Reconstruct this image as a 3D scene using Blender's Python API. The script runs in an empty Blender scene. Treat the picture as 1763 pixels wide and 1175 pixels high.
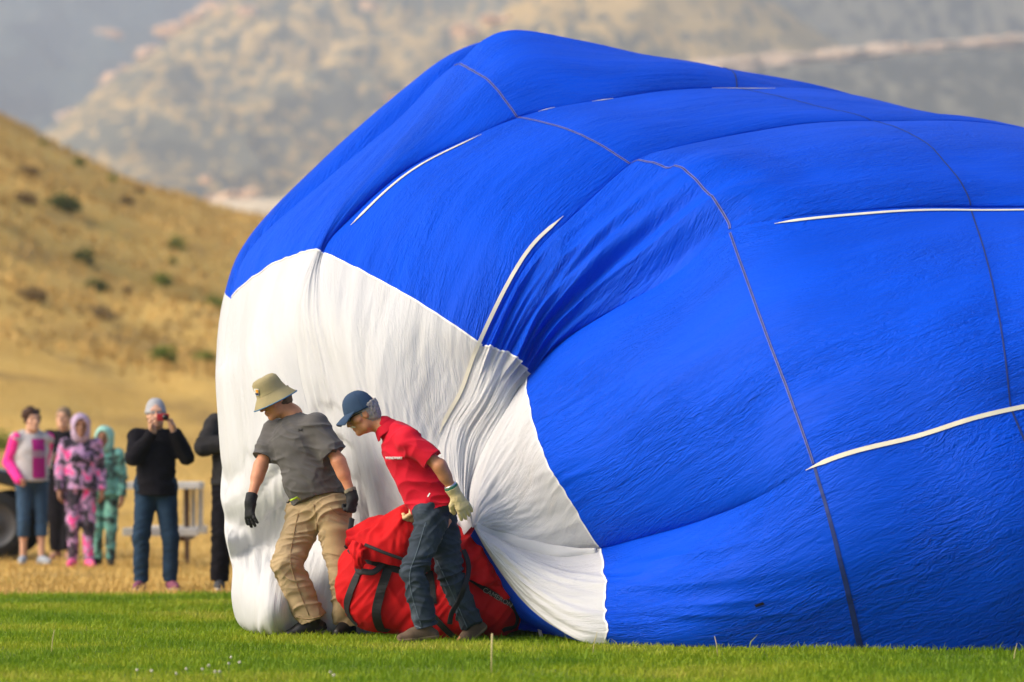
import bpy, math, random
import numpy as np
from mathutils import Vector

random.seed(7)
RNG = np.random.default_rng(7)
scene = bpy.context.scene
col = scene.collection

# ------------------------------------------------------------------ camera
F_PX, W_PX, CX, HORIZON, CAM_H = 7860.0, 1763.0, 881.5, 770.0, 1.26
cam_d = bpy.data.cameras.new('camera')
cam = bpy.data.objects.new('camera', cam_d)
col.objects.link(cam)
cam.location = (0, 0, CAM_H)
cam.rotation_euler = (math.radians(90), 0, 0)
cam_d.sensor_width = 36.0
cam_d.lens = F_PX / W_PX * 36.0
cam_d.shift_y = (HORIZON - 587.5) / W_PX
cam_d.clip_start = 1.0
cam_d.clip_end = 20000
cam_d.dof.use_dof = True
cam_d.dof.focus_distance = 29.6
cam_d.dof.aperture_fstop = 2.1
scene.camera = cam

# ------------------------------------------------------------------ sky and sun
SUN_ELEV, SUN_AZ = math.radians(36), math.radians(-106)     # azimuth clockwise from +Y (the view direction)
world = bpy.data.worlds.new('World')
scene.world = world
world.use_nodes = True
wn = world.node_tree
sky = wn.nodes.new('ShaderNodeTexSky')
sky.sky_type = 'NISHITA'
sky.sun_disc = False
sky.sun_elevation = SUN_ELEV
sky.sun_rotation = SUN_AZ
sky.air_density = 1.0
sky.dust_density = 3.0
sky.ozone_density = 0.6
bg = wn.nodes['Background']
wn.links.new(sky.outputs[0], bg.inputs[0])
bg.inputs[1].default_value = 0.15
sun_d = bpy.data.lights.new('sun', 'SUN')
sun_d.energy = 2.1
sun_d.angle = math.radians(45)
sun_d.color = (1.0, 0.92, 0.79)
sun = bpy.data.objects.new('sun', sun_d)
col.objects.link(sun)
sdir = Vector((math.sin(SUN_AZ) * math.cos(SUN_ELEV), math.cos(SUN_AZ) * math.cos(SUN_ELEV), math.sin(SUN_ELEV)))
sun.rotation_euler = sdir.to_track_quat('Z', 'Y').to_euler()
scene.view_settings.view_transform = 'Standard'
scene.view_settings.look = 'None'
scene.view_settings.gamma = 1.0
scene.view_settings.exposure = 0.58
scene.render.engine = 'CYCLES'
scene.cycles.use_denoising = True
scene.cycles.max_bounces = 7
scene.cycles.volume_bounces = 1


# ------------------------------------------------------------------ helpers
def W(x, y, d):
    """point in the place seen at photo pixel (x, y) at d metres from the camera"""
    return np.array([(x - CX) / F_PX * d, d, CAM_H + (HORIZON - y) / F_PX * d])


def G(x, d, z=0.0):
    return np.array([(x - CX) / F_PX * d, d, z])


def unit(v):
    v = np.asarray(v, float)
    return v / (np.linalg.norm(v) + 1e-12)


def tag(o, label=None, cat=None, group=None, kind=None):
    if label: o['label'] = label
    if cat: o['category'] = cat
    if group: o['group'] = group
    if kind: o['kind'] = kind
    return o


def empty(name, loc):
    o = bpy.data.objects.new(name, None)
    col.objects.link(o)
    o.location = Vector(loc)
    return o


def fast_mesh(name, verts, faces, smooth=True):
    """verts (N,3), faces (M,k) with one k, or a list of such arrays"""
    if not isinstance(faces, list): faces = [faces]
    faces = [np.asarray(f, np.int32) for f in faces if len(f)]
    me = bpy.data.meshes.new(name)
    verts = np.ascontiguousarray(verts, np.float32)
    me.vertices.add(len(verts))
    me.vertices.foreach_set('co', verts.ravel())
    loops = np.concatenate([f.ravel() for f in faces])
    tot = np.concatenate([np.full(len(f), f.shape[1], np.int32) for f in faces])
    start = np.concatenate([[0], np.cumsum(tot)[:-1]]).astype(np.int32)
    me.loops.add(len(loops))
    me.loops.foreach_set('vertex_index', loops)
    me.polygons.add(len(tot))
    me.polygons.foreach_set('loop_start', start)
    me.polygons.foreach_set('loop_total', tot)
    me.update(calc_edges=True)
    me.validate()
    me.polygons.foreach_set('use_smooth', np.full(len(me.polygons), smooth, bool))
    return me


def add_mesh(name, me, mat, parent=None):
    o = bpy.data.objects.new(name, me)
    col.objects.link(o)
    if mat is not None and not me.materials: me.materials.append(mat)
    if parent is not None:
        o.parent = parent
        o.matrix_parent_inverse.identity()
        o.location = -Vector(parent.location) if parent.parent is None else (0, 0, 0)
    return o


def obj(name, verts, faces, mat, parent=None, smooth=True):
    """geometry is given in world metres; a child is shifted into its parent's frame"""
    return add_mesh(name, fast_mesh(name, verts, faces, smooth), mat, parent)


# ---- vectorised value noise
def _hash(ix, iy, iz, seed):
    n = (ix.astype(np.int64) * 374761393 + iy.astype(np.int64) * 668265263 + iz.astype(np.int64) * 2147483647 + seed * 1274126177) & 0xFFFFFFFF
    n = ((n ^ (n >> 13)) * 1274126177) & 0xFFFFFFFF
    n = ((n ^ (n >> 16)) * 2246822519) & 0xFFFFFFFF
    return ((n ^ (n >> 15)) & 0xFFFFFF) / float(0xFFFFFF) * 2 - 1


def noise3(x, y, z, seed=0):
    x, y, z = np.broadcast_arrays(np.asarray(x, float), np.asarray(y, float), np.asarray(z, float))
    xi, yi, zi = np.floor(x), np.floor(y), np.floor(z)
    fx, fy, fz = x - xi, y - yi, z - zi
    fx, fy, fz = (f * f * f * (f * (f * 6 - 15) + 10) for f in (fx, fy, fz))
    out = 0
    for dx in (0, 1):
        for dy in (0, 1):
            for dz in (0, 1):
                w = (fx if dx else 1 - fx) * (fy if dy else 1 - fy) * (fz if dz else 1 - fz)
                out = out + w * _hash(xi + dx, yi + dy, zi + dz, seed)
    return out


def fbm(x, y, z, seed=0, octaves=4, gain=0.5):
    s, a = 0, 1.0
    for k in range(octaves):
        s = s + a * noise3(x * 2 ** k, y * 2 ** k, z * 2 ** k, seed + k)
        a *= gain
    return s


def grid_faces(nu, nv, off=0):
    i, j = np.meshgrid(np.arange(nu - 1), np.arange(nv - 1), indexing='ij')
    a = (i * nv + j).ravel() + off
    return np.stack([a, a + nv, a + nv + 1, a + 1], 1)


def grid_normals(P):
    du = np.gradient(P, axis=0)
    dv = np.gradient(P, axis=1)
    n = np.cross(du, dv)
    return n / (np.linalg.norm(n, axis=2, keepdims=True) + 1e-12)


def mesh_normals(v, q):
    fn = np.cross(v[q[:, 2]] - v[q[:, 0]], v[q[:, 3]] - v[q[:, 1]])
    n = np.zeros_like(v)
    for k in range(4):
        for c in range(3):
            n[:, c] += np.bincount(q[:, k], fn[:, c], len(v))
    return n / (np.linalg.norm(n, axis=1, keepdims=True) + 1e-12)


def hermite(us, knots):
    """cubic Hermite through (u, p...) rows"""
    k = np.array(knots, float)
    t, p = k[:, 0], k[:, 1:]
    m = np.zeros_like(p)
    d = (p[1:] - p[:-1]) / (t[1:] - t[:-1])[:, None]
    m[0], m[-1] = d[0], d[-1]
    h = t[1:] - t[:-1]
    m[1:-1] = (d[:-1] * h[1:, None] + d[1:] * h[:-1, None]) / (h[1:] + h[:-1])[:, None]
    us = np.clip(us, t[0], t[-1])
    i = np.clip(np.searchsorted(t, us, 'right') - 1, 0, len(t) - 2)
    hh = (t[i + 1] - t[i])
    s = ((us - t[i]) / hh)[:, None]
    hh = hh[:, None]
    return ((2 * s ** 3 - 3 * s ** 2 + 1) * p[i] + (s ** 3 - 2 * s ** 2 + s) * hh * m[i]
            + (-2 * s ** 3 + 3 * s ** 2) * p[i + 1] + (s ** 3 - s ** 2) * hh * m[i + 1])


def smooth01(x):
    x = np.clip(x, 0, 1)
    return x * x * (3 - 2 * x)


def tube(pts, r, n=8, closed=False, flat=None):
    """tube along pts; r scalar or list; flat=(normal, ratio) squashes the section"""
    pts = np.array(pts, float)
    m = len(pts)
    r = np.full(m, r) if np.isscalar(r) else np.array(r, float)
    V = []
    prev = None
    for i in range(m):
        t = unit(pts[(i + 1) % m if closed else min(i + 1, m - 1)] - pts[(i - 1) % m if closed else max(i - 1, 0)])
        if flat is not None:
            a = unit(np.cross(t, flat[0]))
        elif prev is None:
            a = unit(np.cross(t, [0.13, 0.31, 0.94] if abs(t[2]) < 0.9 else [1, 0, 0]))
        else:
            a = unit(prev - t * np.dot(prev, t))
        prev = a
        b = np.cross(t, a)
        kb = flat[1] if flat is not None else 1.0
        for k in range(n):
            th = 2 * math.pi * k / n
            V.append(pts[i] + r[i] * (math.cos(th) * a + kb * math.sin(th) * b))
    Fq = []
    for i in range(m if closed else m - 1):
        for k in range(n):
            j = (i + 1) % m
            Fq.append([i * n + k, i * n + (k + 1) % n, j * n + (k + 1) % n, j * n + k])
    Ft = []
    if not closed:
        c0 = len(V); V.append(pts[0]); V.append(pts[-1])
        for k in range(n):
            Ft.append([c0, (k + 1) % n, k])
            Ft.append([c0 + 1, (m - 1) * n + k, (m - 1) * n + (k + 1) % n])
    fs = [np.array(Fq)] + ([np.array(Ft)] if Ft else [])
    return np.array(V), fs


def box(c, size, axes=None):
    c = np.asarray(c, float); s = np.asarray(size, float) / 2
    A = np.eye(3) if axes is None else np.array([unit(a) for a in axes])
    V = np.array([c + sx * s[0] * A[0] + sy * s[1] * A[1] + sz * s[2] * A[2] for sx in (-1, 1) for sy in (-1, 1) for sz in (-1, 1)])
    Fc = np.array([[0, 1, 3, 2], [4, 6, 7, 5], [0, 4, 5, 1], [2, 3, 7, 6], [0, 2, 6, 4], [1, 5, 7, 3]])
    return V, Fc


def bevel(o, w=0.01, seg=2):
    m = o.modifiers.new('bevel', 'BEVEL'); m.width = w; m.segments = seg; m.limit_method = 'ANGLE'
    return o


# ------------------------------------------------------------------ signed-distance modelling
class SDF:
    def __init__(self, lo, hi, h):
        self.h = h
        self.lo = np.asarray(lo, float) - 3 * h
        self.n = np.ceil((np.asarray(hi, float) + 3 * h - self.lo) / h).astype(int) + 1
        self.f = np.full(tuple(self.n), 0.5, np.float32)

    def _box(self, lo, hi):
        a = np.clip(np.floor((np.asarray(lo) - self.lo) / self.h).astype(int), 0, self.n - 1)
        b = np.clip(np.ceil((np.asarray(hi) - self.lo) / self.h).astype(int) + 1, 1, self.n)
        sl = tuple(slice(a[i], max(b[i], a[i] + 1)) for i in range(3))
        ax = [self.lo[i] + self.h * np.arange(sl[i].start, sl[i].stop) for i in range(3)]
        X, Y, Z = np.meshgrid(*ax, indexing='ij', sparse=True)
        return sl, X, Y, Z

    def _merge(self, sl, d, k, mode):
        f = self.f[sl]
        d = d.astype(np.float32)
        if mode == 'sub':
            d = -d
            hh = np.clip(0.5 - 0.5 * (d - f) / k, 0, 1) if False else np.clip(0.5 + 0.5 * (d - f) / k, 0, 1)
            self.f[sl] = f * (1 - hh) + d * hh + k * hh * (1 - hh)
        else:
            hh = np.clip(0.5 + 0.5 * (f - d) / k, 0, 1)
            self.f[sl] = f * (1 - hh) + d * hh - k * hh * (1 - hh)

    def cone(self, a, b, ra, rb, k=0.02, flat=None, mode='add', cap=None):
        a = np.asarray(a, float); b = np.asarray(b, float)
        m = max(ra, rb) + k + 3 * self.h
        sl, X, Y, Z = self._box(np.minimum(a, b) - m, np.maximum(a, b) + m)
        px, py, pz = X - a[0], Y - a[1], Z - a[2]
        ba = b - a
        sc = 1.0
        if flat is not None:
            n = unit(flat[0]); s = flat[1]
            e = px * n[0] + py * n[1] + pz * n[2]
            g = (1 / s - 1)
            px, py, pz = px + g * e * n[0], py + g * e * n[1], pz + g * e * n[2]
            ba = ba + g * np.dot(ba, n) * n
            sc = 0.5 * (1 + s)
        L2 = float(ba @ ba) + 1e-12
        t = np.clip((px * ba[0] + py * ba[1] + pz * ba[2]) / L2, 0, 1)
        d = np.sqrt((px - t * ba[0]) ** 2 + (py - t * ba[1]) ** 2 + (pz - t * ba[2]) ** 2) - (ra + (rb - ra) * t)
        d = d * sc
        if cap is not None:
            cn = unit(cap[1]); cp = cap[0]
            d = np.maximum(d, (X - cp[0]) * cn[0] + (Y - cp[1]) * cn[1] + (Z - cp[2]) * cn[2])
        self._merge(sl, d, k, mode)

    def ell(self, c, r, axes=None, k=0.02, mode='add'):
        c = np.asarray(c, float); r = np.asarray(r, float)
        m = r.max() + k + 3 * self.h
        sl, X, Y, Z = self._box(c - m, c + m)
        A = np.eye(3) if axes is None else np.array([unit(a) for a in axes])
        px, py, pz = X - c[0], Y - c[1], Z - c[2]
        q = 0; q2 = 0
        for i in range(3):
            e = px * A[i][0] + py * A[i][1] + pz * A[i][2]
            q = q + (e / r[i]) ** 2
            q2 = q2 + (e / r[i] ** 2) ** 2
        k0 = np.sqrt(q); k1 = np.sqrt(q2) + 1e-9
        self._merge(sl, k0 * (k0 - 1) / k1, k, mode)

    def prims(self, lst, grow=0.0, k=None):
        for p in lst:
            kk = p.get('k', 0.02) if k is None else k
            if p['t'] == 'c':
                self.cone(p['a'], p['b'], p['ra'] + grow, p['rb'] + grow, kk, p.get('flat'), p.get('mode', 'add'), p.get('cap'))
            else:
                self.ell(p['c'], np.asarray(p['r']) + grow, p.get('ax'), kk, p.get('mode', 'add'))

    def cut(self, point, normal, k=None):
        """remove everything on the side the normal points to"""
        n = unit(normal)
        ax = [self.lo[i] + self.h * np.arange(self.n[i]) for i in range(3)]
        X, Y, Z = np.meshgrid(*ax, indexing='ij', sparse=True)
        d = ((X - point[0]) * n[0] + (Y - point[1]) * n[1] + (Z - point[2]) * n[2]).astype(np.float32)
        self.f = np.maximum(self.f, d)

    def cut_local(self, point, normal, radius):
        """the same, only within a radius of the point"""
        n = unit(normal)
        sl, X, Y, Z = self._box(np.asarray(point) - radius, np.asarray(point) + radius)
        d = ((X - point[0]) * n[0] + (Y - point[1]) * n[1] + (Z - point[2]) * n[2])
        rr = np.sqrt((X - point[0]) ** 2 + (Y - point[1]) ** 2 + (Z - point[2]) ** 2)
        d = np.where(rr < radius, d, -1.0).astype(np.float32)
        self.f[sl] = np.maximum(self.f[sl], d)

    def mesh(self):
        f = self.f; n = self.n
        s = f < 0
        c = np.zeros(tuple(n - 1), np.uint8)
        for dx in (0, 1):
            for dy in (0, 1):
                for dz in (0, 1):
                    c += s[dx:n[0] - 1 + dx, dy:n[1] - 1 + dy, dz:n[2] - 1 + dz]
        act = (c > 0) & (c < 8)
        ijk = np.argwhere(act)
        idx = np.full(act.shape, -1, np.int32)
        idx[act] = np.arange(len(ijk))
        acc = np.zeros((len(ijk), 3)); cnt = np.zeros(len(ijk))
        I, J, K = ijk.T
        for ax in range(3):
            o1, o2 = [a for a in range(3) if a != ax]
            for u in (0, 1):
                for v in (0, 1):
                    d = [0, 0, 0]; d[o1] = u; d[o2] = v
                    e = list(d); e[ax] = 1
                    fa = f[I + d[0], J + d[1], K + d[2]]; fb = f[I + e[0], J + e[1], K + e[2]]
                    m = (fa < 0) != (fb < 0)
                    t = np.where(m, fa / np.where(m, fa - fb, 1), 0)
                    for q in range(3):
                        acc[:, q] += np.where(m, d[q] + (t if q == ax else 0), 0)
                    cnt += m
        verts = self.lo + self.h * (ijk + acc / cnt[:, None])
        quads = []
        for ax in range(3):
            o1, o2 = (ax + 1) % 3, (ax + 2) % 3
            sa = [slice(0, -1)] * 3; sb = [slice(0, -1)] * 3
            sb[ax] = slice(1, None)
            for o in (o1, o2):
                sa[o] = slice(1, -1); sb[o] = slice(1, -1)
            sa[ax] = slice(0, -1)
            A = s[tuple(sa)]; B = s[tuple(sb)]
            for flip in (False, True):
                e = np.argwhere((A & ~B) if not flip else (~A & B))
                if not len(e): continue
                base = e.copy(); base[:, o1] += 1; base[:, o2] += 1
                def cell(du, dv):
                    b = base.copy(); b[:, o1] -= du; b[:, o2] -= dv
                    return idx[b[:, 0], b[:, 1], b[:, 2]]
                q = np.stack([cell(1, 1), cell(0, 1), cell(0, 0), cell(1, 0)], 1)
                quads.append(q[:, ::-1] if flip else q)
        quads = np.concatenate(quads)
        quads = quads[(quads >= 0).all(1)]
        return verts, quads


def C(a, b, ra, rb, k=0.02, flat=None, cap=None):
    return dict(t='c', a=a, b=b, ra=ra, rb=rb, k=k, flat=flat, cap=cap)


def E(c, r, ax=None, k=0.02, mode='add'):
    return dict(t='e', c=c, r=r, ax=ax, k=k, mode=mode)


def bounds(prims, pad=0.03):
    lo, hi = [], []
    for p in prims:
        if p['t'] == 'c':
            m = max(p['ra'], p['rb'])
            lo.append(np.minimum(p['a'], p['b']) - m); hi.append(np.maximum(p['a'], p['b']) + m)
        else:
            m = max(p['r']); lo.append(np.asarray(p['c']) - m); hi.append(np.asarray(p['c']) + m)
    return np.min(lo, 0) - pad, np.max(hi, 0) + pad


def sdf_obj(name, prims, h, mat, parent, grow=0.0, cuts=(), wrinkle=None, plane_cuts=(), lump=0.0):
    lo, hi = bounds(prims, 0.02 + grow)
    s = SDF(lo, hi, h)
    s.prims(prims, grow)
    for c in cuts: s.cut_local(*c)
    for c in plane_cuts: s.cut(*c)
    v, q = s.mesh()
    if wrinkle is not None:
        n = mesh_normals(v, q)
        v = v + n * wrinkle(v)[:, None]
    return obj(name, v, q, mat, parent)


# ------------------------------------------------------------------ materials
MATS = {}


def nodes_of(name):
    m = bpy.data.materials.new(name)
    m.use_nodes = True
    nt = m.node_tree
    return m, nt, nt.nodes['Principled BSDF']


def N(nt, kind, **kw):
    n = nt.nodes.new(kind)
    for k, v in kw.items(): setattr(n, k, v)
    return n


def ramp(nt, stops, interp='LINEAR'):
    r = nt.nodes.new('ShaderNodeValToRGB')
    r.color_ramp.interpolation = interp
    while len(r.color_ramp.elements) < len(stops): r.color_ramp.elements.new(0.5)
    for e, (p, c) in zip(r.color_ramp.elements, stops):
        e.position = p
        e.color = (*c, 1)
    return r


def coords(nt, scale=(1, 1, 1), kind='Object'):
    t = nt.nodes.new('ShaderNodeTexCoord')
    m = nt.nodes.new('ShaderNodeMapping')
    m.inputs['Scale'].default_value = scale
    nt.links.new(t.outputs[kind], m.inputs[0])
    return m.outputs[0]


def noise_node(nt, vec, scale, detail=4, rough=0.55, dist=0.0):
    n = nt.nodes.new('ShaderNodeTexNoise')
    n.inputs['Scale'].default_value = scale
    n.inputs['Detail'].default_value = detail
    n.inputs['Roughness'].default_value = rough
    n.inputs['Distortion'].default_value = dist
    nt.links.new(vec, n.inputs['Vector'])
    return n.outputs['Fac']


def mat(name, color, rough=0.6, var=0.12, scale=12.0, bump=0.0, bump_scale=60.0, metal=0.0, sheen=0.0, spec=0.3, sss=0.0):
    """plain surface with uneven colour and fine relief"""
    if name in MATS: return MATS[name]
    m, nt, b = nodes_of(name)
    v = coords(nt)
    c = np.array(color)
    r = ramp(nt, [(0.25, tuple(c * (1 - var))), (0.75, tuple(np.minimum(c * (1 + var), 1)))])
    nt.links.new(noise_node(nt, v, scale), r.inputs[0])
    nt.links.new(r.outputs[0], b.inputs['Base Color'])
    b.inputs['Roughness'].default_value = rough
    b.inputs['Metallic'].default_value = metal
    b.inputs['Specular IOR Level'].default_value = spec
    if sheen:
        b.inputs['Sheen Weight'].default_value = sheen
        b.inputs['Sheen Roughness'].default_value = 0.5
    if sss:
        b.inputs['Subsurface Weight'].default_value = sss
        b.inputs['Subsurface Radius'].default_value = (0.02, 0.008, 0.004)
        b.inputs['Subsurface Scale'].default_value = 0.5
    if bump:
        bp = nt.nodes.new('ShaderNodeBump')
        bp.inputs['Strength'].default_value = bump
        bp.inputs['Distance'].default_value = 0.01
        nt.links.new(noise_node(nt, v, bump_scale, 5), bp.inputs['Height'])
        nt.links.new(bp.outputs[0], b.inputs['Normal'])
    MATS[name] = m
    return m


def multi_noise_mat(name, stops, scale, rough=0.8, detail=5, dist=0.4, interp='LINEAR', stretch=(1, 1, 1), bump=0.0, bump_scale=50, spec=0.25):
    if name in MATS: return MATS[name]
    m, nt, b = nodes_of(name)
    v = coords(nt, stretch)
    r = ramp(nt, stops, interp)
    nt.links.new(noise_node(nt, v, scale, detail, 0.55, dist), r.inputs[0])
    nt.links.new(r.outputs[0], b.inputs['Base Color'])
    b.inputs['Roughness'].default_value = rough
    b.inputs['Specular IOR Level'].default_value = spec
    if bump:
        bp = nt.nodes.new('ShaderNodeBump')
        bp.inputs['Strength'].default_value = bump
        bp.inputs['Distance'].default_value = 0.01
        nt.links.new(noise_node(nt, v, bump_scale, 5), bp.inputs['Height'])
        nt.links.new(bp.outputs[0], b.inputs['Normal'])
    MATS[name] = m
    return m


def blade_mat(name, stops, scale, rough=0.55, transl=0.35):
    """grass and leaves: colour by patch, light passes through"""
    m, nt, b = nodes_of(name)
    v = coords(nt)
    r = ramp(nt, stops)
    a = noise_node(nt, v, scale, 3)
    a2 = noise_node(nt, v, scale * 25, 2)
    mx = N(nt, 'ShaderNodeMath', operation='MULTIPLY_ADD')
    nt.links.new(a2, mx.inputs[0]); mx.inputs[1].default_value = 0.5
    sb = N(nt, 'ShaderNodeMath', operation='SUBTRACT')
    nt.links.new(a, sb.inputs[0]); sb.inputs[1].default_value = 0.25
    nt.links.new(sb.outputs[0], mx.inputs[2])
    nt.links.new(mx.outputs[0], r.inputs[0])
    nt.links.new(r.outputs[0], b.inputs['Base Color'])
    b.inputs['Roughness'].default_value = rough
    b.inputs['Specular IOR Level'].default_value = 0.25
    t = nt.nodes.new('ShaderNodeBsdfTranslucent')
    nt.links.new(r.outputs[0], t.inputs[0])
    ms = nt.nodes.new('ShaderNodeMixShader')
    ms.inputs[0].default_value = transl
    out = nt.nodes['Material Output']
    nt.links.new(b.outputs[0], ms.inputs[1]); nt.links.new(t.outputs[0], ms.inputs[2])
    nt.links.new(ms.outputs[0], out.inputs[0])
    MATS[name] = m
    return m


# ================================================================== THE SETTING
LAWN_END = 38.9
HILL_START = 62.0


def crest_y(xp):
    return np.interp(xp, [-900, -500, -250, 0, 100, 200, 235, 300, 330, 375, 430, 480, 700, 1300, 2300, 3200],
                     [-60, 20, 95, 203, 256, 303, 319, 339, 348, 366, 375, 379, 390, 408, 400, 390])


def ground_z(X, Y):
    """lawn and field are level, the hill rises behind them and drops into a valley"""
    Y = np.maximum(Y, 1e-3)
    xp = X / Y * F_PX + CX
    dc = 255 + 25 * noise3(xp / 330.0, 0.3, 0.7, 5)
    zc = CAM_H + (HORIZON - crest_y(xp)) / F_PX * dc
    t = np.clip((Y - HILL_START) / (dc - HILL_START), 0, None)
    up = np.where(t < 1, 0.62 * t ** 1.15 + 0.38 * (1 - np.cos(np.pi * np.clip(t, 0, 1))) / 2, 1 - 0.55 * (t - 1))
    z = zc * up
    lump = fbm(X / 14.0, Y / 22.0, 0.5, 11, 4) * 0.55 + fbm(X / 3.0, Y / 4.0, 0.2, 31, 3) * 0.10
    z = z + lump * smooth01((Y - HILL_START) / 60.0)
    return np.maximum(z, -40.0) + 0.03 * fbm(X / 2.2, Y / 3.0, 0.1, 17, 3) * smooth01((Y - LAWN_END) / 8.0)


# ground: one sheet from behind the camera out to the mountains
rows = np.concatenate([np.linspace(-40, 36, 39), np.geomspace(37.5, 62, 30), np.geomspace(63.5, 330, 190), np.geomspace(340, 6000, 50)])
cols_a = np.tan(np.linspace(-0.42, 0.42, 260))
RR, AA = np.meshgrid(rows, cols_a, indexing='ij')
GX = AA * np.maximum(np.abs(RR), 40) * 1.0
GYv = RR
GZ = np.where(GYv < LAWN_END, 0, ground_z(GX, GYv)) - 0.008

m, nt, b = nodes_of('dry_grass_field')
v = coords(nt)
r1 = ramp(nt, [(0.22, (0.30, 0.175, 0.045)), (0.42, (0.52, 0.315, 0.08)), (0.6, (0.62, 0.39, 0.105)), (0.82, (0.66, 0.45, 0.14))])
vs = coords(nt, (1, 0.55, 1))
nt.links.new(noise_node(nt, vs, 0.16, 8, 0.66), r1.inputs[0])
r2 = ramp(nt, [(0.52, (0, 0, 0)), (0.74, (1, 1, 1))])
nt.links.new(noise_node(nt, vs, 0.075, 6, 0.6), r2.inputs[0])
mixg = N(nt, 'ShaderNodeMix', data_type='RGBA')
ml = N(nt, 'ShaderNodeMath', operation='MULTIPLY'); ml.inputs[1].default_value = 0.5
nt.links.new(r2.outputs[0], ml.inputs[0])
nt.links.new(ml.outputs[0], mixg.inputs['Factor'])
nt.links.new(r1.outputs[0], mixg.inputs['A'])
mixg.inputs['B'].default_value = (0.19, 0.17, 0.045, 1)
r3 = ramp(nt, [(0.54, (0, 0, 0)), (0.70, (1, 1, 1))])
nt.links.new(noise_node(nt, vs, 0.33, 5, 0.7), r3.inputs[0])
mixd = N(nt, 'ShaderNodeMix', data_type='RGBA')
ml2 = N(nt, 'ShaderNodeMath', operation='MULTIPLY'); ml2.inputs[1].default_value = 0.7
nt.links.new(r3.outputs[0], ml2.inputs[0])
nt.links.new(ml2.outputs[0], mixd.inputs['Factor'])
nt.links.new(mixg.outputs['Result'], mixd.inputs['A'])
mixd.inputs['B'].default_value = (0.15, 0.095, 0.045, 1)
nt.links.new(mixd.outputs['Result'], b.inputs['Base Color'])
b.inputs['Roughness'].default_value = 0.95
b.inputs['Specular IOR Level'].default_value = 0.1
bp = N(nt, 'ShaderNodeBump'); bp.inputs['Strength'].default_value = 0.35; bp.inputs['Distance'].default_value = 0.2
nt.links.new(noise_node(nt, v, 1.3, 6, 0.7), bp.inputs['Height'])
nt.links.new(bp.outputs[0], b.inputs['Normal'])
FIELD_MAT = m
ground = obj('ground', np.stack([GX, GYv, GZ], 2).reshape(-1, 3), grid_faces(*GX.shape)[:, ::-1], FIELD_MAT)
tag(ground, 'dry golden grass ground rising into the hill', kind='structure')

# lawn sheet
lx = np.linspace(-14, 14, 120)
ly = np.linspace(8, 1, 2)
lawn_edge = lambda x: LAWN_END + 0.35 * noise3(x / 1.3, 0.2, 0.4, 3) + 0.12 * noise3(x / 0.3, 0.2, 0.4, 4)
ys = np.linspace(0, 1, 60)
LX, LT = np.meshgrid(lx, ys, indexing='ij')
LY = 6 + LT * (lawn_edge(LX) - 6)
LZ = 0.010 * fbm(LX / 1.5, LY / 1.5, 0.3, 21, 3)
LZ = np.maximum(LZ, -0.003)
lawn_mat = multi_noise_mat('lawn_soil_and_thatch', [(0.3, (0.09, 0.14, 0.012)), (0.55, (0.14, 0.19, 0.016)), (0.8, (0.20, 0.22, 0.03))], 1.4, 0.95, 8)
lawn = obj('lawn', np.stack([LX, LY, LZ], 2).reshape(-1, 3), grid_faces(*LX.shape), lawn_mat)
tag(lawn, 'green mown lawn', kind='structure')


def blades(n_fn, X, Y, Z, hgt, wid, lean, seed):
    """curved tapering blades: quad + tip triangle each"""
    rg = np.random.default_rng(seed)
    n = len(X)
    th = rg.uniform(0, 2 * np.pi, n)
    wx, wy = np.cos(th) * wid / 2, np.sin(th) * wid / 2
    la = rg.uniform(0, 2 * np.pi, n)
    lx_, ly_ = np.cos(la) * lean, np.sin(la) * lean
    V = np.empty((n, 5, 3))
    V[:, 0] = np.stack([X - wx, Y - wy, Z - 0.004], 1)
    V[:, 1] = np.stack([X + wx, Y + wy, Z - 0.004], 1)
    mx, my = X + lx_ * 0.3, Y + ly_ * 0.3
    V[:, 2] = np.stack([mx + wx * .8, my + wy * .8, Z + hgt * 0.6], 1)
    V[:, 3] = np.stack([mx - wx * .8, my - wy * .8, Z + hgt * 0.6], 1)
    V[:, 4] = np.stack([X + lx_, Y + ly_, Z + hgt], 1)
    a = np.arange(n) * 5
    return V.reshape(-1, 3), [np.stack([a, a + 1, a + 2, a + 3], 1), np.stack([a + 3, a + 2, a + 4], 1)]


def scatter(n, y0, y1, margin, seed, power=1.0):
    rg = np.random.default_rng(seed)
    Y = y0 + (y1 - y0) * rg.random(n) ** power
    half = 900 / F_PX * Y + margin
    X = rg.uniform(-1, 1, n) * half
    return X, Y, rg


GREEN = [(0.25, (0.07, 0.165, 0.003)), (0.45, (0.175, 0.28, 0.005)), (0.6, (0.30, 0.365, 0.012)), (0.78, (0.50, 0.44, 0.07))]
green_mat = blade_mat('lawn_blades', GREEN, 0.55)
X, Y, rg = scatter(260000, 23.0, 39.4, 1.2, 41)
keep = Y < lawn_edge(X) + rg.normal(0, 0.12, len(X))
X, Y = X[keep], Y[keep]
clump = fbm(X * 2.2, Y * 2.2, 0.4, 51, 3)
H = np.clip(0.030 + 0.014 * clump + rg.normal(0, 0.010, len(X)), 0.010, 0.08)
tall = rg.random(len(X)) < 0.004
H[tall] += rg.uniform(0.02, 0.07, tall.sum())
bv, bf = blades(None, X, Y, np.zeros(len(X)), H, rg.uniform(0.004, 0.009, len(X)), H * rg.uniform(0.1, 0.9, len(X)), 61)
tag(obj('lawn_grass', bv, bf, green_mat, smooth=False), 'short green lawn grass around the balloon', 'grass', kind='stuff')

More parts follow.
